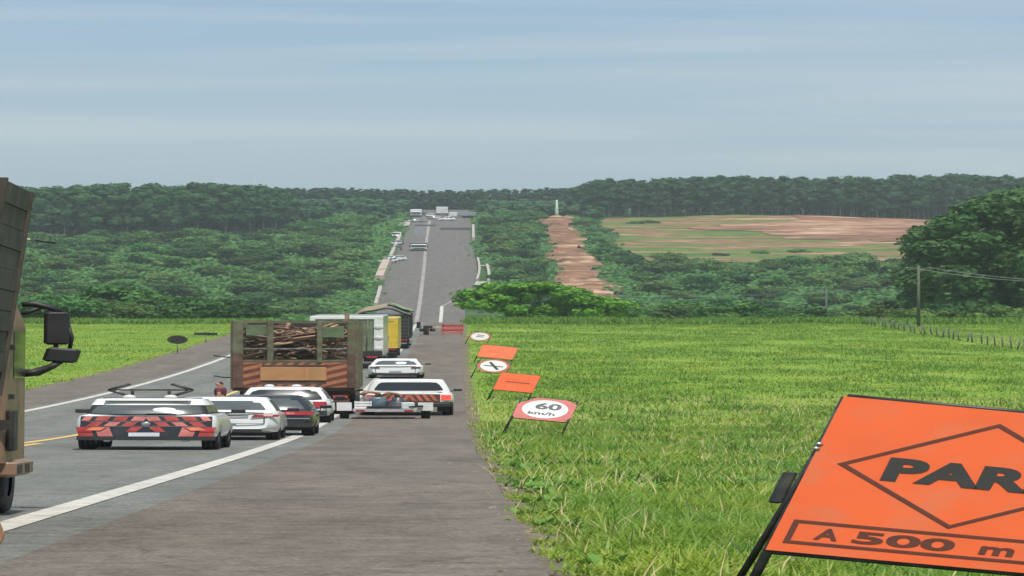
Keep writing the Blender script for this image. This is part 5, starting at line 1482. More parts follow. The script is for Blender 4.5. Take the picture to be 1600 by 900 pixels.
far_car('parked_car', 'white car stopped at an angle on the left shoulder of the far slope', -7.6, 884, M_white, 2.55, H=1.9)
far_car('parked_car', 'white car standing just ahead of the angled one on the far slope', -6.0, 893, M_white, 2.2, H=1.95)
far_car('parked_car', 'silver car parked by the low parapet on the far slope', -7.6, 985, M_silver, 3.0, W=2.0, H=1.9)
far_car('parked_van', 'pale van parked behind the silver car on the far slope', -8.1, 1030, M_white, 3.0, L=5.0, W=2.0, H=2.3, cat='van')
far_car('parked_car', 'dark car parked below the silver car on the far slope', -7.7, 955, M_darkp, 3.05, H=1.6)

def far_truck(label, x, d, yaw, paint, boxm, W=2.6, H=3.9, Lb=7.0):
    r_ = thing('lorry', label, 'truck', (x, d, zr(d)), (road_pitch(d) * math.cos(yaw), 0, yaw))
    MB().box(-W / 2 + 0.08, W / 2 - 0.08, -1.0, 1.0, 0.55, 2.75, bev=0.12).build('cab', paint, r_)
    MB().box(-W / 2 + 0.2, W / 2 - 0.2, 0.985, 1.015, 1.65, 2.5).build('windscreen', M_glass, r_)
    MB().box(-W / 2 + 0.1, W / 2 - 0.1, 0.97, 1.08, 0.45, 0.8, bev=0.03).build('bumper', M_plast, r_)
    MB().box(-W / 2 + 0.3, W / 2 - 0.3, 0.99, 1.03, 0.95, 1.35).build('grille', M_plast, r_)
    for sd in (-1, 1):
        MB().box(sd * (W / 2 - 0.35) - 0.16, sd * (W / 2 - 0.35) + 0.16, 1.0, 1.05, 0.85, 1.05).build('headlamp', M_clear, r_)
        MB().box(sd * (W / 2 + 0.12) - 0.1, sd * (W / 2 + 0.12) + 0.1, 0.75, 0.85, 1.6, 2.3, bev=0.02).build('mirror', M_plast, r_)
    MB().box(-W / 2, W / 2, -1.2 - Lb, -1.2, 1.1, H, bev=0.04).build('box_body', boxm, r_)
    MB().box(-W / 2 + 0.2, W / 2 - 0.2, -1.2 - Lb, -0.8, 0.75, 1.05).build('chassis', M_black, r_)
    for yy in (0.1, -Lb + 0.3, -Lb + 1.5):
        for sd in (-1, 1): MB().lathe([(0, -0.14), (0.48, -0.14), (0.5, -0.1), (0.5, 0.1), (0.48, 0.14), (0, 0.14)], 'x', 18, (sd * (W / 2 - 0.2), yy, 0.5)).build('wheel', M_rubber, r_)
    return r_
far_truck('white cabbed truck with a dark body coming down the far slope', -3.95, 946, math.pi, M_white, M_darkp, 2.9, 3.3, 2.4)
far_truck('white boxed truck at the left of the group on the brow', -5.6, 1190, math.pi, M_white, M_white, 2.5, 3.6)
far_truck('tall white boxed truck at the right of the group on the brow', 0.1, 1215, 0.0, M_white, M_white, 2.6, 4.3)
far_car('car', 'small white car between the two boxed trucks on the brow', -2.5, 1195, M_white, math.pi, H=1.5)
far_car('car', 'silver car nearest to the camera in the group on the brow', -3.3, 1140, M_silver, 1.9, H=1.5)
far_car('pickup', 'white van turned sideways below the tall truck on the brow', 2.9, 1150, M_white, 1.75, L=3.9, W=1.9, H=2.1, cat='van')
far_car('car', 'white car at the far left of the group on the brow', -6.0, 1225, M_white, 0.0, H=1.6)
far_car('car', 'white car in the middle of the group on the brow, behind the silver one', -1.0, 1165, M_white, 0.3, H=1.6)
far_car('car', 'dark car beside the tall boxed truck on the brow', -3.9, 1212, M_darkp, math.pi, H=1.5)
far_truck('white low truck turned across the road at the brow', 2.6, 1180, 1.35, M_white, M_silver, 2.4, 2.9, 4.0)
for fx0, fx1, q0, q1 in ((-5.4, -1.2, 1104, 1116), (-0.3, 7.0, 1078, 1092)):
    sheet('road_patch_and_shadow', lambda q: fx0, lambda q: fx1, q0, q1, 0.06, M_dark, 3, step=4, kind='structure')

def utility_pole(label, x, d, h, arm=1.6, lean=0.0):
    r_ = thing('utility_pole', label, 'utility pole', (x, d, float(ground(x, d))), (0, lean, 0))
    MB().tube([(0, 0, -0.4), (0, 0, h)], [0.13, 0.085], 10).build('pole', mat('grey_pole', (0.075, 0.09, 0.065), 0.85, var=0.15, scale=3), r_)
    MB().box(-arm / 2, arm / 2, -0.06, 0.06, h - 0.5, h - 0.36).build('cross_arm', M_olive, r_)
    for k in (-1, 0, 1):
        MB().lathe([(0, 0), (0.05, 0), (0.06, 0.06), (0.03, 0.1), (0.05, 0.14), (0, 0.16)], 'z', 10, (k * arm * 0.45, 0, h - 0.36)).build('insulator', M_conc, r_)
    return r_
x1, q1 = (1437 - 690) / 8533 * 338, 338.0
utility_pole('slim grey utility pole at the edge of the field before the tall trees', x1, q1, 9.0)
x2, q2 = (1292 - 690) / 8533 * 470, 470.0
utility_pole('grey utility pole standing in the scrub left of the tall trees', x2, q2, 9.6, 2.4)
def cable(label, pts, r=0.03):
    o = MB().tube(pts, r, 5).build('power_cable', mat('cable_grey', (0.30, 0.32, 0.28), 0.5, var=0.1), None)
    tag(o, label, 'cable', 'power cables over the right field')
gz = float(ground(x1, q1))
def sag(a, b, s, n=14): return [tuple(Vector(a).lerp(Vector(b), k / n) - Vector((0, 0, s * 4 * (k / n) * (1 - k / n)))) for k in range(n + 1)]
xa, da = (1600 - 690) / 8533 * 290 + 9, 270.0
for j, (o1, dz) in enumerate(((-0.6, 0.1), (0.6, -0.25))):
    cable(['upper pale power cable hanging from the pole by the tall trees', 'lower pale power cable hanging from the pole by the tall trees'][j],
          sag((x1 + o1, q1, gz + 8.75), (xa + o1, da, float(ground(xa, da)) + 8.1 + dz), 1.6 - 0.2 * j))
    cable(['upper pale power cable running between the two poles', 'lower pale power cable running between the two poles'][j],
          sag((x1 + o1, q1, gz + 8.75), (x2 + o1 * 1.8, q2, float(ground(x2, q2)) + 9.3), 1.4 + 0.3 * j))
    xb, dbb = x2 - 20, 620.0
    cable(['upper pale power cable leaving the pole in the scrub', 'lower pale power cable leaving the pole in the scrub'][j],
          sag((x2 + o1 * 1.8, q2, float(ground(x2, q2)) + 9.3), (xb + o1, dbb, float(ground(xb, dbb)) + 11), 1.5))
ms = thing('mast', 'pale tapered post at the top of the red firebreak', 'post', ((870 - 690) / 8533 * 1172, 1172.0, float(ground(24.7, 1172))))
MB().tube([(0, 0, -0.3), (0, 0, 3), (0, 0, 9.6)], [0.55, 0.42, 0.2], 10).build('shaft', mat('pale_green_concrete', (0.36, 0.42, 0.35), 0.8, var=0.1), ms)
MB().box(-0.5, 0.5, -0.5, 0.5, -0.3, 0.5, bev=0.06).build('plinth', M_conc, ms)
MB().box(-0.4, 0.4, -0.08, 0.08, 9.0, 9.2).build('head', M_conc, ms)
hx, hd = (421 - 690) / 8533 * 1180, 1180.0
hs = thing('hut', 'tiny pale hut on the bushy slope left of the road', 'hut', (hx, hd, float(ground(hx, hd)) + 1.2))
MB().box(-0.7, 0.7, 0, 2.4, -1.2, 2.6).build('wall', M_conc, hs)
MB().add([(-0.9, -0.2, 2.6), (0.9, -0.2, 2.6), (0.9, 2.6, 2.6), (-0.9, 2.6, 2.6), (0, -0.2, 3.4), (0, 2.6, 3.4)], [(0, 1, 4), (1, 2, 5, 4), (2, 3, 5), (3, 0, 4, 5), (3, 2, 1, 0)]).build('roof', M_pinkc, hs)
MB().box(-0.3, 0.3, -0.02, 0.0, -0.2, 1.8).build('door', M_black, hs)

# fence along the right of the field
M_wood = mat('grey_fence_wood', (0.12, 0.115, 0.085), 0.9, var=0.3, scale=4)
fp = MB().tube([(0, 0, -0.3), (0.015, 0, 0.7), (0, 0.01, 1.25)], [0.05, 0.045, 0.04], 7).mesh('post', M_wood)
fe = thing('fence', 'wire fence on grey wooden posts along the far right of the field', 'fence', (26.4, 232.0, 0))
prev = None
for k in range(32):
    q = 232 + k * 3.6
    xx = 26.4 + 0.004 * (q - 232) + random.gauss(0, 0.05)
    o = put(fp, 'post', fe, (xx - 26.4, q - 232, float(ground(xx, q)) + random.uniform(-0.1, 0.1)))
    o.rotation_euler = (random.gauss(0, 0.05), random.gauss(0, 0.06), random.uniform(0, 6)); o.scale = (1, 1, random.uniform(0.85, 1.15))
for hh in (0.3, 0.6, 0.9, 1.15):
    pts = [(26.4 + 0.004 * k * 5.4 - 26.4, k * 5.4, float(ground(26.4 + 0.02 * k, 232 + k * 5.4)) + hh) for k in range(22)]
    MB().tube(pts, 0.012, 4).build('wire', M_steel, fe)
# ================================================================== TREES
def leaf_cloud(lobes, n, size, seed, flat=0.7, up=0.25):
    """leaf clumps scattered over and inside lobes (x, y, z, r, rz): returns verts, quads"""
    g = np.random.default_rng(seed)
    lo = np.array(lobes, float)
    wgt = lo[:, 3] ** 2; wgt /= wgt.sum()
    pick = g.choice(len(lo), n, p=wgt)
    c = lo[pick]
    dr = g.normal(0, 1, (n, 3)); dr[:, 2] += up
    dr /= np.linalg.norm(dr, axis=1)[:, None]
    # ragged surface: radius modulated by a few bumps of the direction
    rad = g.uniform(0.62, 1.08, n) ** 0.7 * (1 + 0.18 * np.sin(dr[:, 0] * 7 + pick) * np.sin(dr[:, 1] * 6 + 2 * pick) )
    p = c[:, :3] + dr * rad[:, None] * np.stack([c[:, 3], c[:, 3], c[:, 4]], 1)
    nrm = dr + g.normal(0, 0.55, (n, 3)); nrm /= np.linalg.norm(nrm, axis=1)[:, None]
    t = np.cross(nrm, g.normal(0, 1, (n, 3))); t /= np.linalg.norm(t, axis=1)[:, None]
    b = np.cross(nrm, t)
    s = size * g.uniform(0.55, 1.35, n)[:, None]
    k = g.uniform(0.45, 0.9, n)[:, None]
    V = np.stack([p - t * s * 0.5, p + b * s * k * 0.5, p + t * s * 0.55 + nrm * s * 0.1, p - b * s * k * 0.45], 1).reshape(-1, 3)
    F = np.arange(n * 4).reshape(n, 4)
    return V, F

def core(lobes, k=0.72):
    """rough solid hearts of the lobes, so that a crown is not see-through everywhere"""
    V, F = [], []
    for (x, y, z, r, rz) in lobes:
        o = len(V)
        n, m = 6, 3
        for i in range(1, m):
            for j in range(n):
                a, e = 2 * math.pi * (j + 0.5 * (i % 2)) / n, math.pi * i / m
                q = k * random.uniform(0.8, 1.1)
                V.append((x + r * q * math.sin(e) * math.cos(a), y + r * q * math.sin(e) * math.sin(a), z + rz * q * math.cos(e)))
        V.append((x, y, z + rz * k)); V.append((x, y, z - rz * k))
        for i in range(m - 2):
            for j in range(n): F.append((o + i * n + j, o + (i + 1) * n + j, o + (i + 1) * n + (j + 1) % n, o + i * n + (j + 1) % n))
        tp, bt = len(V) - 2, len(V) - 1
        for j in range(n):
            F.append((tp, o + j, o + (j + 1) % n, tp)); F.append((bt, o + (m - 2) * n + (j + 1) % n, o + (m - 2) * n + j, bt))
    F4 = np.array([f for f in F if len(set(f)) == 4], int); F3 = np.array([f[:3] for f in F if len(set(f)) == 3], int)
    return np.array(V), F4, F3

def crown_mesh(name, lobes, n, size, seed, m, **k):
    V, F = leaf_cloud(lobes, n, size, seed, **k)
    C, c4, c3 = core(lobes)
    o = len(V)
    return raw_mesh(name, np.concatenate([V, C]), [np.concatenate([F, c4 + o]), c3 + o], m, False)

def trunk_mesh(h, r, limbs, m, seed, bare=0.5, reach=1.0):
    g = random.Random(seed)
    b = MB()
    pts = [(g.gauss(0, 0.04) * h * 0.1 * i, g.gauss(0, 0.04) * h * 0.1 * i, h * i / 5 - (0.3 if i == 0 else 0)) for i in range(6)]
    b.tube(pts, [r * (1.15 - 0.85 * i / 5) for i in range(6)], 7)
    for k in range(limbs):
        a = g.uniform(0, 6.28); z = h * g.uniform(bare, 0.8); L_ = h * g.uniform(0.2, 0.38) * reach
        p0 = (0, 0, z)
        p1 = (math.cos(a) * L_ * 0.5, math.sin(a) * L_ * 0.5, z + L_ * 0.35)
        p2 = (math.cos(a) * L_, math.sin(a) * L_, z + L_ * 0.75)
        b.tube([p0, p1, p2], [r * 0.5, r * 0.32, r * 0.1], 5)
    return b.mesh('trunk', m)

def bush_lobes(g, W_, H_, n):
    out = [(0, 0, H_ * 0.5, W_ * 0.30, H_ * 0.36)]
    for k in range(n):
        a = g.uniform(0, 6.28); rr = W_ * 0.5 * math.sqrt(g.uniform(0.05, 0.75))
        r_ = W_ * g.uniform(0.13, 0.24)
        top = H_ * (1 - 0.55 * (rr / (W_ * 0.5)) ** 2)
        z = g.uniform(0.38, 0.92) * top
        out.append((rr * math.cos(a), rr * math.sin(a), max(z, r_ * 0.6), r_, r_ * g.uniform(0.5, 0.75)))
    return out

M_trunk = mat('bark', (0.10, 0.08, 0.06), 0.9, var=0.3, scale=3)
M_etrunk = mat('pale_bark', (0.26, 0.235, 0.20), 0.85, var=0.25, scale=1.5)
M_lf1 = leaf_mat('scrub_leaves', [(0.036, 0.098, 0.024), (0.066, 0.15, 0.034), (0.12, 0.21, 0.048)], hue=0.03, val=0.45, scale=0.35)
M_lf2 = leaf_mat('bright_leaves', [(0.05, 0.15, 0.012), (0.10, 0.25, 0.02), (0.17, 0.33, 0.035)], hue=0.012, val=0.12, scale=0.6)
M_lf3 = leaf_mat('plantation_leaves', [(0.02, 0.066, 0.03), (0.031, 0.086, 0.036), (0.05, 0.115, 0.042)], hue=0.012, val=0.15, scale=0.25)
M_lf4 = leaf_mat('tall_tree_leaves', [(0.034, 0.095, 0.028), (0.055, 0.13, 0.036), (0.085, 0.17, 0.046)], hue=0.015, val=0.2, scale=0.4)

bushes = []
for k in range(9):
    g = random.Random(100 + k)
    W_, H_ = g.uniform(6.5, 9.5), g.uniform(5.0, 7.6)
    lb = bush_lobes(g, W_, H_, 9 + k % 4)
    bushes.append((crown_mesh('crown', lb, 2500, 0.66, k, M_lf1), trunk_mesh(H_ * 0.8, 0.16, 4, M_trunk, k, 0.25), W_, H_))

def plant(i, x, d, sc, rot, name, label, group, var=bushes, zs=1.0, tilt=0.0):
    cm, tm = var[i % len(var)][:2]
    r_ = thing(name, label, 'tree', (x, d, float(ground(x, d)) - 0.15), (0, 0, rot), group)
    r_.scale = (sc, sc, sc * zs)
    put(cm, 'crown', r_); put(tm, 'trunk', r_)
    return r_

def poisson(n, d0, d1, fx0, fx1, mx, md, seed):
    g = random.Random(seed); pts = []
    for _ in range(n * 14):
        d = math.sqrt(g.uniform(d0 * d0, d1 * d1)); lo, hi = fx0(d), fx1(d)
        if hi <= lo: continue
        x = g.uniform(lo, hi)
        if all(((x - a) / mx) ** 2 + ((d - b) / md) ** 2 > 1 for a, b in pts):
            pts.append((x, d))
            if len(pts) >= n: break
    return sorted(pts, key=lambda p: p[1])

# left slope: individual bushy trees
L0 = lambda d: -0.0845 * d - 3
def L1(d): return float(CX(d) - WL(d)) - (5.5 if d > 1000 else 6.0) - (4 if d < 640 else 0)
left_pts = poisson(185, 396, 1130, L0, L1, 6.2, 23, 5)
GL = 'bushy trees on the slope left of the road'
lbls = ['bushy green tree among many on the slope left of the road', 'bushy tree along the foot of the left slope behind the verge', 'small distant bushy tree high on the slope left of the road']
front = 0
for k, (x, d) in enumerate(left_pts):
    if 1010 < d < 1075 and -43 < x < -33: continue
    lb = lbls[1] if d < 480 else (lbls[2] if d > 850 else lbls[0])
    u = 690 + x * 8533 / d
    zone = 'at the far left beyond the lorry mirror' if u < 170 else ('between the far left and the timber truck' if u < 380 else ('above the timber truck' if u < 500 else 'close to the far road and its parapets'))
    g = random.Random(k)
    plant(g.randrange(9), x, d, g.uniform(0.75, 1.2) * (0.9 if d > 800 else 1), g.uniform(0, 6.28), 'bushy_tree', {0: 'bushy green tree halfway up the left slope ', 1: 'bushy tree at the left slope foot ', 2: 'small bushy tree high on the left slope '}[lbls.index(lb)] + zone, {0: 'trees halfway up the left slope ', 1: 'trees at the foot of the left slope ', 2: 'trees high on the left slope '}[lbls.index(lb)] + zone)
# a denser hedge of trees right behind the left verge crest
for k in range(15):
    g = random.Random(900 + k)
    d = g.uniform(378, 398); x = -0.084 * d + (k + g.uniform(0, 0.6)) * 1.55
    if x > float(CX(d) - WL(d)) - 2.8: continue
    plant(g.randrange(9), x, d, g.uniform(0.62, 0.95), g.uniform(0, 6.28), 'bushy_tree', 'bushy tree in the dense hedge just behind the left grass verge', 'hedge trees behind the left verge')
# trees between the road and the firebreak
mid_pts = poisson(46, 700, 1160, lambda d: er(d) + (4.6 if d < 900 else 4.2), lambda d: 17.0 + (d - 750) * 0.0095 - 2.2, 4.2, 20, 11)
for k, (x, d) in enumerate(mid_pts):
    g = random.Random(300 + k)
    plant(g.randrange(9), x, d, g.uniform(0.6, 0.95), g.uniform(0, 6.28), 'bushy_tree', 'dark green bushy tree between the far road and the red firebreak', 'trees between the far road and the firebreak', zs=1.1)
# scrub right of the firebreak, below the bare field
r_pts = poisson(90, 470, 868, lambda d: (24.5 + (d - 750) * 0.0085 + 4.0) if d > 690 else 6 + (690 - d) * 0.0 + (d - 470) * 0.05, lambda d: 0.113 * d + 3, 5.5, 24, 21)
def rlab(x, d):
    u = 690 + x * 8533 / d
    a = 'behind the bright spreading tree' if u < 980 else ('left of the scrub utility pole' if u < 1290 else 'beside the tall trees at the right')
    b = 'near' if d < 600 else ('mid distance' if d < 740 else 'far')
    return ('%s bushy green tree below the bare field, %s' % (b, a), '%s trees below the bare field %s' % (b, a))
for k, (x, d) in enumerate(r_pts):
    g = random.Random(500 + k)
    plant(g.randrange(9), x, d, g.uniform(0.65, 1.05), g.uniform(0, 6.28), 'bushy_tree', *rlab(x, d))
for k in range(16):
    g = random.Random(700 + k)
    d = g.uniform(880, 1150); x = 27.0 + (d - 900) * 0.006 + g.uniform(0, 3.0)
    plant(g.randrange(9), x, d, g.uniform(0.35, 0.6), g.uniform(0, 6.28), 'bushy_tree', 'low bushy tree between the firebreak and the bare field', 'low trees between firebreak and bare field')

for k, (x, d, sc) in enumerate(((39.5, 1120, 0.45), (43.0, 1128, 0.5), (41.2, 1124, 0.4), (54.0, 935, 0.4), (62.0, 948, 0.45), (71.5, 930, 0.4), (36.0, 905, 0.5), (46.5, 915, 0.42), (83.0, 985, 0.4))):
    plant(k, x, d, sc, k * 2.1, 'shrub', 'lone dark shrub standing out on the bare field', 'shrubs on the bare field', zs=0.8)

# the bright spreading tree at the roadside crest
g = random.Random(42)
lobes = []
for k in range(26):
    t = k / 25
    x = -4.9 + 10.6 * t + g.gauss(0, 0.3)
    top = float(np.interp(x, [-5.2, -3.4, 0, 1.5, 2.8, 5.2, 6.2], [5.2, 6.8, 7.4, 6.7, 5.5, 4.5, 3.4]))
    r_ = g.uniform(1.0, 1.6)
    rz = r_ * g.uniform(0.5, 0.7)
    lobes.append((x, g.uniform(-1.8, 1.8), top - rz - g.uniform(0, 0.9), r_, rz))
for k in range(30):
    x = -4.9 + 10.4 * k / 29 + g.gauss(0, 0.2)
    top = float(np.interp(x, [-5.2, -3.4, 0, 1.5, 2.8, 5.2, 6.2], [5.2, 6.8, 7.4, 6.7, 5.5, 4.5, 3.4]))
    lobes.append((x, g.uniform(-1.9, 1.6), top * g.uniform(0.12, 0.68), g.uniform(0.9, 1.4), g.uniform(0.7, 1.0)))
bt = thing('spreading_tree', 'bright green wide spreading tree at the roadside where the field ends', 'tree', (6.8, 384.0, float(ground(6.8, 384)) - 0.1))
put(crown_mesh('crown', lobes, 14000, 0.42, 77, M_lf2), 'crown', bt)
put(trunk_mesh(4.2, 0.32, 7, M_trunk, 5, 0.2), 'trunk', bt)
for x, d, sc in ((10.6, 388, 0.42), (13.2, 392, 0.38), (12.2, 400, 0.5), (15.8, 398, 0.4), (18.5, 402, 0.45)):
    plant(int(x), x, d, sc, x, 'shrub', 'low green shrub trailing right of the bright spreading tree', 'shrubs right of the spreading tree')
for k in range(24):
    g = random.Random(1200 + k)
    x = 14 + k * 1.05 + g.uniform(-0.4, 0.4); d = 402 + g.uniform(-6, 30)
    plant(g.randrange(9), x, d, g.uniform(0.4, 0.72), g.uniform(0, 6.28), 'shrub', 'leafy shrub in the row behind the far end of the right field', 'shrubs behind the right field')

# eucalyptus: tall crowns on bare stems
def euc_lobes(g, H_, W_, bare):
    out = []
    for k in range(11):
        t = (k + g.uniform(0.1, 0.9)) / 11
        z = H_ * (bare + (1 - bare) * t) * 0.97
        w = W_ * (0.32 + 0.35 * math.sin(math.pi * min(1, t * 0.85 + 0.12)))
        a = g.uniform(0, 6.28); rr = W_ * 0.28 * g.uniform(0.2, 1)
        out.append((rr * math.cos(a), rr * math.sin(a), z, w * 0.75, w * g.uniform(0.55, 0.85)))
    return out
eucs = []
for k in range(6):
    g = random.Random(60 + k)
    H_ = g.uniform(21, 25)
    lb = euc_lobes(g, H_, 5.0, 0.12) + [(g.uniform(-1.6, 1.6), g.uniform(-1.6, 1.6), H_ * g.uniform(0.2, 0.95), g.uniform(0.6, 1.1), g.uniform(0.6, 1.3)) for _ in range(12)]
    eucs.append((crown_mesh('crown', lb, 3800, 0.75, 40 + k, M_lf4), trunk_mesh(H_ * 0.92, 0.22, 5, M_etrunk, k, 0.45, 0.3), 5.6, H_))
tall = []
for k in range(26):
    g = random.Random(1500 + k)
    d = 398 + (k % 3) * 14 + g.uniform(-4, 4)
    x0 = (1418 - 690) / 8533 * d
    x = x0 + (k // 3) * 1.35 + g.uniform(-0.5, 0.5) + 1.3
    z = min(1.14, 0.80 + 0.06 * (k // 3)) * g.uniform(0.84, 1.06)
    tall.append((x, d, z))
for k, (x, d, z) in enumerate(tall):
    plant(k, x, d, z, k * 1.7, 'eucalyptus_tree', 'tall dense green tree in the clump at the right edge', 'tall trees at the right edge', eucs)
for k in range(12):
    g = random.Random(1700 + k)
    d = 384 + g.uniform(-2, 4); x = (1425 - 690) / 8533 * d + k * 0.95
    plant(g.randrange(9), x, d, g.uniform(0.35, 0.6), g.uniform(0, 6.28), 'shrub', 'dark undergrowth shrub at the foot of the tall trees', 'undergrowth shrubs below the tall trees')

# plantations: far woods that read as masses
def wood(name, label, pts, hs, seed, bare=0.35, leaf=1.0, n=420, wd=5.0, m=None, tr=0.16, back=0.66):
    g = np.random.default_rng(seed); rg = random.Random(seed)
    proto = []
    for k in range(5):
        lb = euc_lobes(rg, 1.0 * 22, wd, bare)
        V, F = leaf_cloud(lb, n, leaf, seed + k)
        C, c4, c3 = core(lb, 0.8)
        proto.append((np.concatenate([V, C]), np.concatenate([F, c4 + len(V)]), c3 + len(V)))
    Vs, Q, T, off = [], [], [], 0
    tv, tf = [], []
    low = []
    for k in range(3):
        lb = [(rg.uniform(-1.5, 1.5), rg.uniform(-1.5, 1.5), 22 * (0.03 + 0.5 * q / 7), wd * 0.36, 2.4) for q in range(8)]
        V, F = leaf_cloud(lb, n // 2, leaf * 1.1, seed + 50 + k)
        C, c4, c3 = core(lb, 0.9)
        low.append((np.concatenate([V, C]), np.concatenate([F, c4 + len(V)]), c3 + len(V)))
    dm_ = max(p[1] for p in pts)
    for i, (x, d) in enumerate(pts):
        V, f4, f3 = proto[rg.randrange(5)] if (i / len(pts)) < back else low[rg.randrange(3)]
        a = rg.uniform(0, 6.28); s = hs(x, d) / 22 * rg.uniform(0.93, 1.07)
        ca, sa = math.cos(a), math.sin(a)
        P = np.stack([(V[:, 0] * ca - V[:, 1] * sa) * min(s * 1.1, 1.15) + x, (V[:, 0] * sa + V[:, 1] * ca) + d, V[:, 2] * s + float(ground(x, d))], 1)
        Vs.append(P); Q.append(f4 + off); T.append(f3 + off); off += len(P)
        z0 = float(ground(x, d)); r_ = tr * rg.uniform(0.7, 1.2); hh = hs(x, d) * 0.8
        o = len(tv)
        for zz, rr in ((z0 - 0.5, r_), (z0 + hh, r_ * 0.5)):
            for q in range(5): tv.append((x + rr * math.cos(q * 1.2566), d + rr * math.sin(q * 1.2566), zz))
        for q in range(5): tf.append((o + q, o + (q + 1) % 5, o + 5 + (q + 1) % 5, o + 5 + q))
    me = raw_mesh(name, np.concatenate([np.concatenate(Vs), np.array(tv)]), [np.concatenate(Q), np.concatenate(T), np.array(tf) + off], m or M_lf3, False)
    me.materials.append(mat('dim_bark', (0.085, 0.08, 0.07), 0.9, var=0.25, scale=1.5))
    nq, ntr = sum(len(q) for q in Q), sum(len(q) for q in T)
    mi = np.zeros(len(me.polygons), np.int32); mi[nq + ntr:] = 1
    me.polygons.foreach_set('material_index', mi)
    return put(me, name, kind='stuff', label=label, cat='wood')

rg = random.Random(8)
# right plantation on the plateau (top v 275..290, foot v 350)
pts = []
for row in range(5):
    d = 1185 + row * 9
    x = 33.0 - row * 1.0
    while x < 138:
        pts.append((x + rg.uniform(-0.7, 0.7), d + rg.uniform(-2, 2))); x += 2.0
def hr(x, d):
    u = 690 + x * 8533 / d
    top = np.interp(u, [880, 905, 935, 1010, 1060, 1100, 1300, 1440, 1520, 1620], [292, 288, 281, 283, 278, 276, 278, 275, 273, 276])
    return (370 - top) / 3600 * d - float(ground(x, d))
wood('plantation', 'tall dark plantation wood beyond the bare field on the right', pts, hr, 31, 0.3, 0.95, 330, 4.4)
# middle plantation, farther
pts = []
for row in range(6):
    d = 1372 + row * 11; x = -54.0
    while x < 46:
        pts.append((x + rg.uniform(-0.8, 0.8), d + rg.uniform(-3, 3))); x += 1.9
def hm(x, d):
    u = 690 + x * 8533 / d
    top = np.interp(u, [400, 480, 520, 600, 700, 800, 860, 930], [291, 295, 293, 296, 297, 296, 294, 291])
    return (370 - top) / 3600 * d - float(ground(x, d))
wood('plantation', 'distant dark plantation wood along the skyline beyond the brow', pts, hm, 32, 0.1, 1.0, 210, 4.6, back=0.55)
# left plantation, nearer, paler
pts = []
for row in range(6):
    d = 1010 + row * 9; x = -92.0
    while x < -33.5 + row * 1.2:
        pts.append((x + rg.uniform(-0.6, 0.6), d + rg.uniform(-2, 2) + max(0, (x + 60)) * 1.6)); x += 2.2
M_lf5 = leaf_mat('pale_plantation_leaves', [(0.022, 0.07, 0.026), (0.036, 0.10, 0.032), (0.062, 0.14, 0.04)], hue=0.0, val=0.0, scale=0.3)
def hl(x, d):
    u = 690 + x * 8533 / d
    top = np.interp(u, [-60, 60, 160, 280, 360, 410, 440], [294, 293, 290, 288, 288, 291, 297])
    return (370 - top) / 3600 * d - float(ground(x, d))
wood('plantation', 'green plantation wood on the rise at the left', pts, hl, 33, 0.3, 0.95, 360, 4.6, M_lf5)
# small far trees on either side of the brow
pts = poisson(110, 1135, 1345, L0, lambda d: float(CX(d) - WL(d)) - 3.5, 4.2, 12, 77) + poisson(34, 1165, 1345, lambda d: er(d) + 3.5, lambda d: 33.0, 3.6, 12, 78)
pts = [q for q in pts if not (abs(q[0] - 24.7) < 2.2 and q[1] < 1200)]
wood('distant_trees', 'small distant trees crowding both sides of the road at the brow', pts, lambda x, d: 4.5 + 2.2 * abs(math.sin(x * 1.7 + d)), 35, 0.05, 1.0, 120, 17.0, M_lf5, 0.1, 1.0)

# low scrub between the trees
x, d = scatter(5200, 392, 1240, _lmin, lambda q: CX(q) - WL(q) - 1.6)
x2_, d2_ = scatter(5200, 400, 1230, lambda q: CX(q) + WR(q) + np.where(q > 860, 1.2, 3.2), _rmax)
ok = ~((x2_ > 16.4 + (d2_ - 750) * 0.0095) & (x2_ < 24.2 + (d2_ - 750) * 0.0085) & (d2_ > 690)) & ~((x2_ > 31) & (d2_ > 868))
def scrub(label, x, d, m, sd):
    g = np.random.default_rng(sd)
    n = 10
    xx = np.repeat(x, n) + g.normal(0, 1.0, len(x) * n); dd = np.repeat(d, n) + g.normal(0, 1.3, len(x) * n)
    zz = ground(xx, dd) + np.abs(g.normal(0, 0.75, len(xx)))
    p = np.stack([xx, dd, zz], 1)
    nr = g.normal(0, 0.6, (len(xx), 3)); nr[:, 2] += 0.7; nr[:, 1] -= 0.3; nr /= np.linalg.norm(nr, axis=1)[:, None]
    t = np.cross(nr, g.normal(0, 1, (len(xx), 3))); t /= np.linalg.norm(t, axis=1)[:, None]; b = np.cross(nr, t)
    s = g.uniform(0.55, 1.2, len(xx))[:, None]
    V = np.stack([p - t * s * .5, p + b * s * .4, p + t * s * .5, p - b * s * .4], 1).reshape(-1, 3)
    put(raw_mesh('undergrowth', V, [np.arange(len(xx) * 4).reshape(-1, 4)], m), 'undergrowth', kind='stuff', label=label, cat='undergrowth')
scrub('leafy undergrowth between the trees of the left slope', x, d, M_lf1, 3)
scrub('leafy undergrowth among the scrub of the right slope', x2_[ok], d2_[ok], M_lf1, 4)
# ================================================================== PEOPLE
M_skin = mat('skin', (0.40, 0.19, 0.115), 0.55, var=0.12, scale=9)
M_hair = mat('dark_hair', (0.02, 0.015, 0.012), 0.7, var=0.3, scale=20)

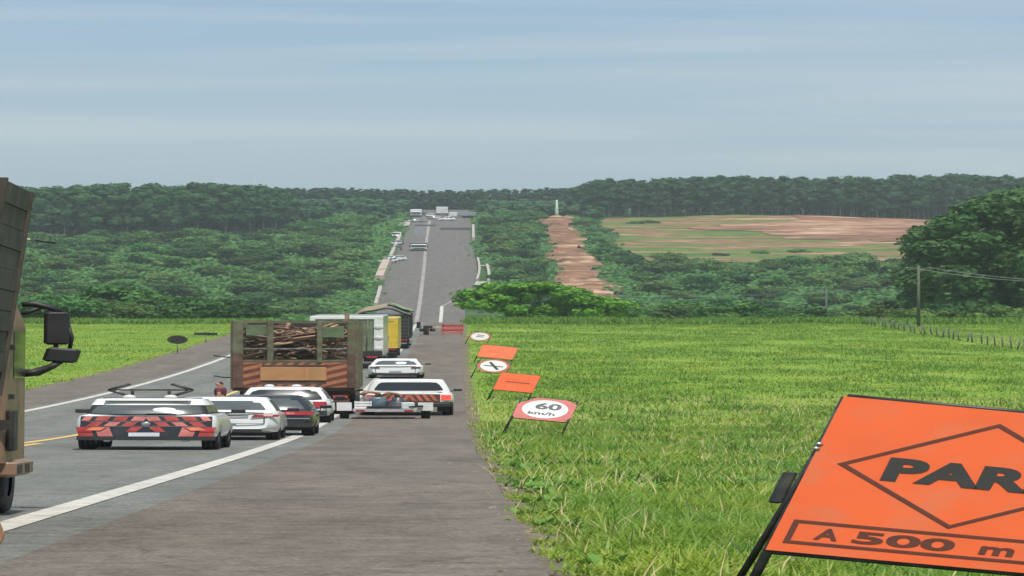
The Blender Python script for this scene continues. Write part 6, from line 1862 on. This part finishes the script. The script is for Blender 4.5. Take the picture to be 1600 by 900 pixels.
def skinned(name, chains, m, parent, sub=1):
    """chains: lists of ((x, y, z), radius); the first point of a chain may repeat an earlier point"""
    bm = bmesh.new()
    lay = bm.verts.layers.skin.verify()
    seen = {}
    for ch in chains:
        prev = None
        for p, r_ in ch:
            key = tuple(round(c, 4) for c in p)
            v = seen.get(key)
            if v is None:
                v = bm.verts.new(p); seen[key] = v
                v[lay].radius = (r_, r_)
                v[lay].use_root = len(seen) == 1
            if prev is not None and prev != v and not bm.edges.get((prev, v)): bm.edges.new((prev, v))
            prev = v
    me = bpy.data.meshes.new(name); bm.to_mesh(me); bm.free()
    o = bpy.data.objects.new(name, me); COL.objects.link(o)
    o.modifiers.new('skin', 'SKIN').use_smooth_shade = True
    sb = o.modifiers.new('subsurf', 'SUBSURF'); sb.levels = sb.render_levels = sub
    dg = bpy.context.evaluated_depsgraph_get()
    out = bpy.data.meshes.new_from_object(o.evaluated_get(dg))
    bpy.data.objects.remove(o)
    out.name = name; out.materials.clear(); out.materials.append(m)
    return put(out, name, parent)

def person(label, loc, rotz, shirt, trousers, right_hand=None):
    """standing adult facing +y; right_hand: wrist position"""
    root = thing('person', label, 'person', loc, (0, 0, rotz))
    H = 1.0
    pel, ch_, nk = (0, 0, 0.95), (0, 0.01, 1.30), (0, 0, 1.48)
    wr = right_hand or (0.27, 0.05, 0.80)
    wl = (-0.27, 0.04, 0.80)
    chains = [[(pel, 0.13), ((0, 0.0, 1.12), 0.125), (ch_, 0.135), ((0, 0, 1.42), 0.09), (nk, 0.055), ((0, 0.01, 1.56), 0.075), ((0, 0.015, 1.65), 0.092), ((0, 0.01, 1.72), 0.07)]]
    for sd in (-1, 1):
        hip = (sd * 0.10, 0, 0.90)
        chains.append([(pel, 0.13), (hip, 0.095), ((sd * 0.105, 0.02, 0.50), 0.06), ((sd * 0.11, -0.01, 0.10), 0.042), ((sd * 0.115, 0.12, 0.04), 0.038), ((sd * 0.12, 0.19, 0.035), 0.03)])
        w = wr if sd > 0 else wl
        sh = (sd * 0.19, 0, 1.40)
        elb = ((sh[0] + w[0]) / 2 + sd * 0.02, (sh[1] + w[1]) / 2 - 0.06, (sh[2] + w[2]) / 2)
        palm = (w[0] + sd * 0.0, w[1] + 0.015, w[2] - 0.08)
        chains.append([(ch_, 0.135), (sh, 0.065), (elb, 0.043), (w, 0.028), (palm, 0.034)])
        for k in range(4):
            fy = -0.03 + 0.02 * k
            L_ = (0.07, 0.085, 0.08, 0.062)[k]
            b0 = (palm[0], palm[1] + fy, palm[2] - 0.03)
            chains.append([(palm, 0.034), (b0, 0.0105), ((b0[0] - sd * 0.008, b0[1] + 0.004, b0[2] - L_ * 0.55), 0.0092), ((b0[0] - sd * 0.026, b0[1] + 0.006, b0[2] - L_), 0.008)])
        chains.append([(w, 0.028), ((w[0] - sd * 0.005, w[1] + 0.045, w[2] - 0.045), 0.013), ((w[0] - sd * 0.012, w[1] + 0.06, w[2] - 0.09), 0.010)])
    chains.append([((0, 0.015, 1.65), 0.092), ((0, 0.115, 1.63), 0.016)])
    skinned('body', chains, M_skin, root, 2)
    sc = [[(pel, 0.145), ((0, 0.0, 1.12), 0.142), (ch_, 0.155), ((0, 0, 1.42), 0.10)]]
    tc_ = [[((0, 0, 1.0), 0.14), (pel, 0.14)]]
    for sd in (-1, 1):
        w = wr if sd > 0 else wl
        sh = (sd * 0.19, 0, 1.40)
        elb = ((sh[0] + w[0]) / 2 + sd * 0.02, (sh[1] + w[1]) / 2 - 0.06, (sh[2] + w[2]) / 2)
        mid = tuple(a * 0.4 + b * 0.6 for a, b in zip(sh, elb))
        sc.append([(ch_, 0.155), (sh, 0.08), (mid, 0.065)])
        tc_.append([(pel, 0.14), ((sd * 0.10, 0, 0.90), 0.108), ((sd * 0.105, 0.02, 0.50), 0.078), ((sd * 0.11, -0.01, 0.12), 0.06)])
    skinned('shirt', sc, shirt, root); skinned('trousers', tc_, trousers, root)
    skinned('hair', [[((0, -0.02, 1.68), 0.088), ((0, 0.0, 1.745), 0.075), ((0, -0.03, 1.60), 0.06)]], M_hair, root)
    for sd in (-1, 1):
        MB().lathe([(0, -0.012), (0.011, -0.006), (0.013, 0), (0.011, 0.006), (0, 0.012)], 'y', 8, (sd * 0.034, 0.102, 1.655)).build('eye', M_plast, root)
        MB().box(sd * 0.115 - 0.05, sd * 0.115 + 0.05, -0.07, 0.22, 0.0, 0.075, bev=0.02).build('shoe', M_plast, root)
    MB().box(-0.025, 0.025, 0.098, 0.106, 1.585, 1.595).build('mouth', mat('lip', (0.30, 0.10, 0.08), 0.5), root)
    return root

M_maroon = mat('maroon_cloth', (0.12, 0.03, 0.035), 0.85, var=0.2, scale=8)
M_navy = mat('dark_trousers', (0.03, 0.035, 0.05), 0.85, var=0.2, scale=8)
M_greyc = mat('grey_green_cloth', (0.10, 0.115, 0.10), 0.85, var=0.2, scale=8)
d_p = 116.0
person('person in dark maroon shirt standing on the road beside the timber truck', (-4.70, d_p, zr(d_p)), 1.35, M_maroon, M_navy)
d_q = 11.0
person('person at the left edge of which only a bare hand shows above the white line', (-1.253, d_q, zr(d_q)), 0.0, M_greyc, M_navy, right_hand=(0.345, 0.0, 1.085))

# ================================================================== AIR
hz = bpy.data.materials.new('haze')
hz.use_nodes = True
hn = hz.node_tree
hn.nodes.clear()
ho = hn.nodes.new('ShaderNodeOutputMaterial'); hv = hn.nodes.new('ShaderNodeVolumePrincipled')
hv.inputs['Color'].default_value = (0.80, 0.88, 0.97, 1)
hv.inputs['Density'].default_value = HAZE
hv.inputs['Anisotropy'].default_value = 0.2
hn.links.new(hv.outputs[0], ho.inputs['Volume'])
MB().box(-3000, 3000, -60, 3050, -32, 60).build('haze', hz, kind='stuff', label='thin pale air haze over the whole valley', cat='haze')
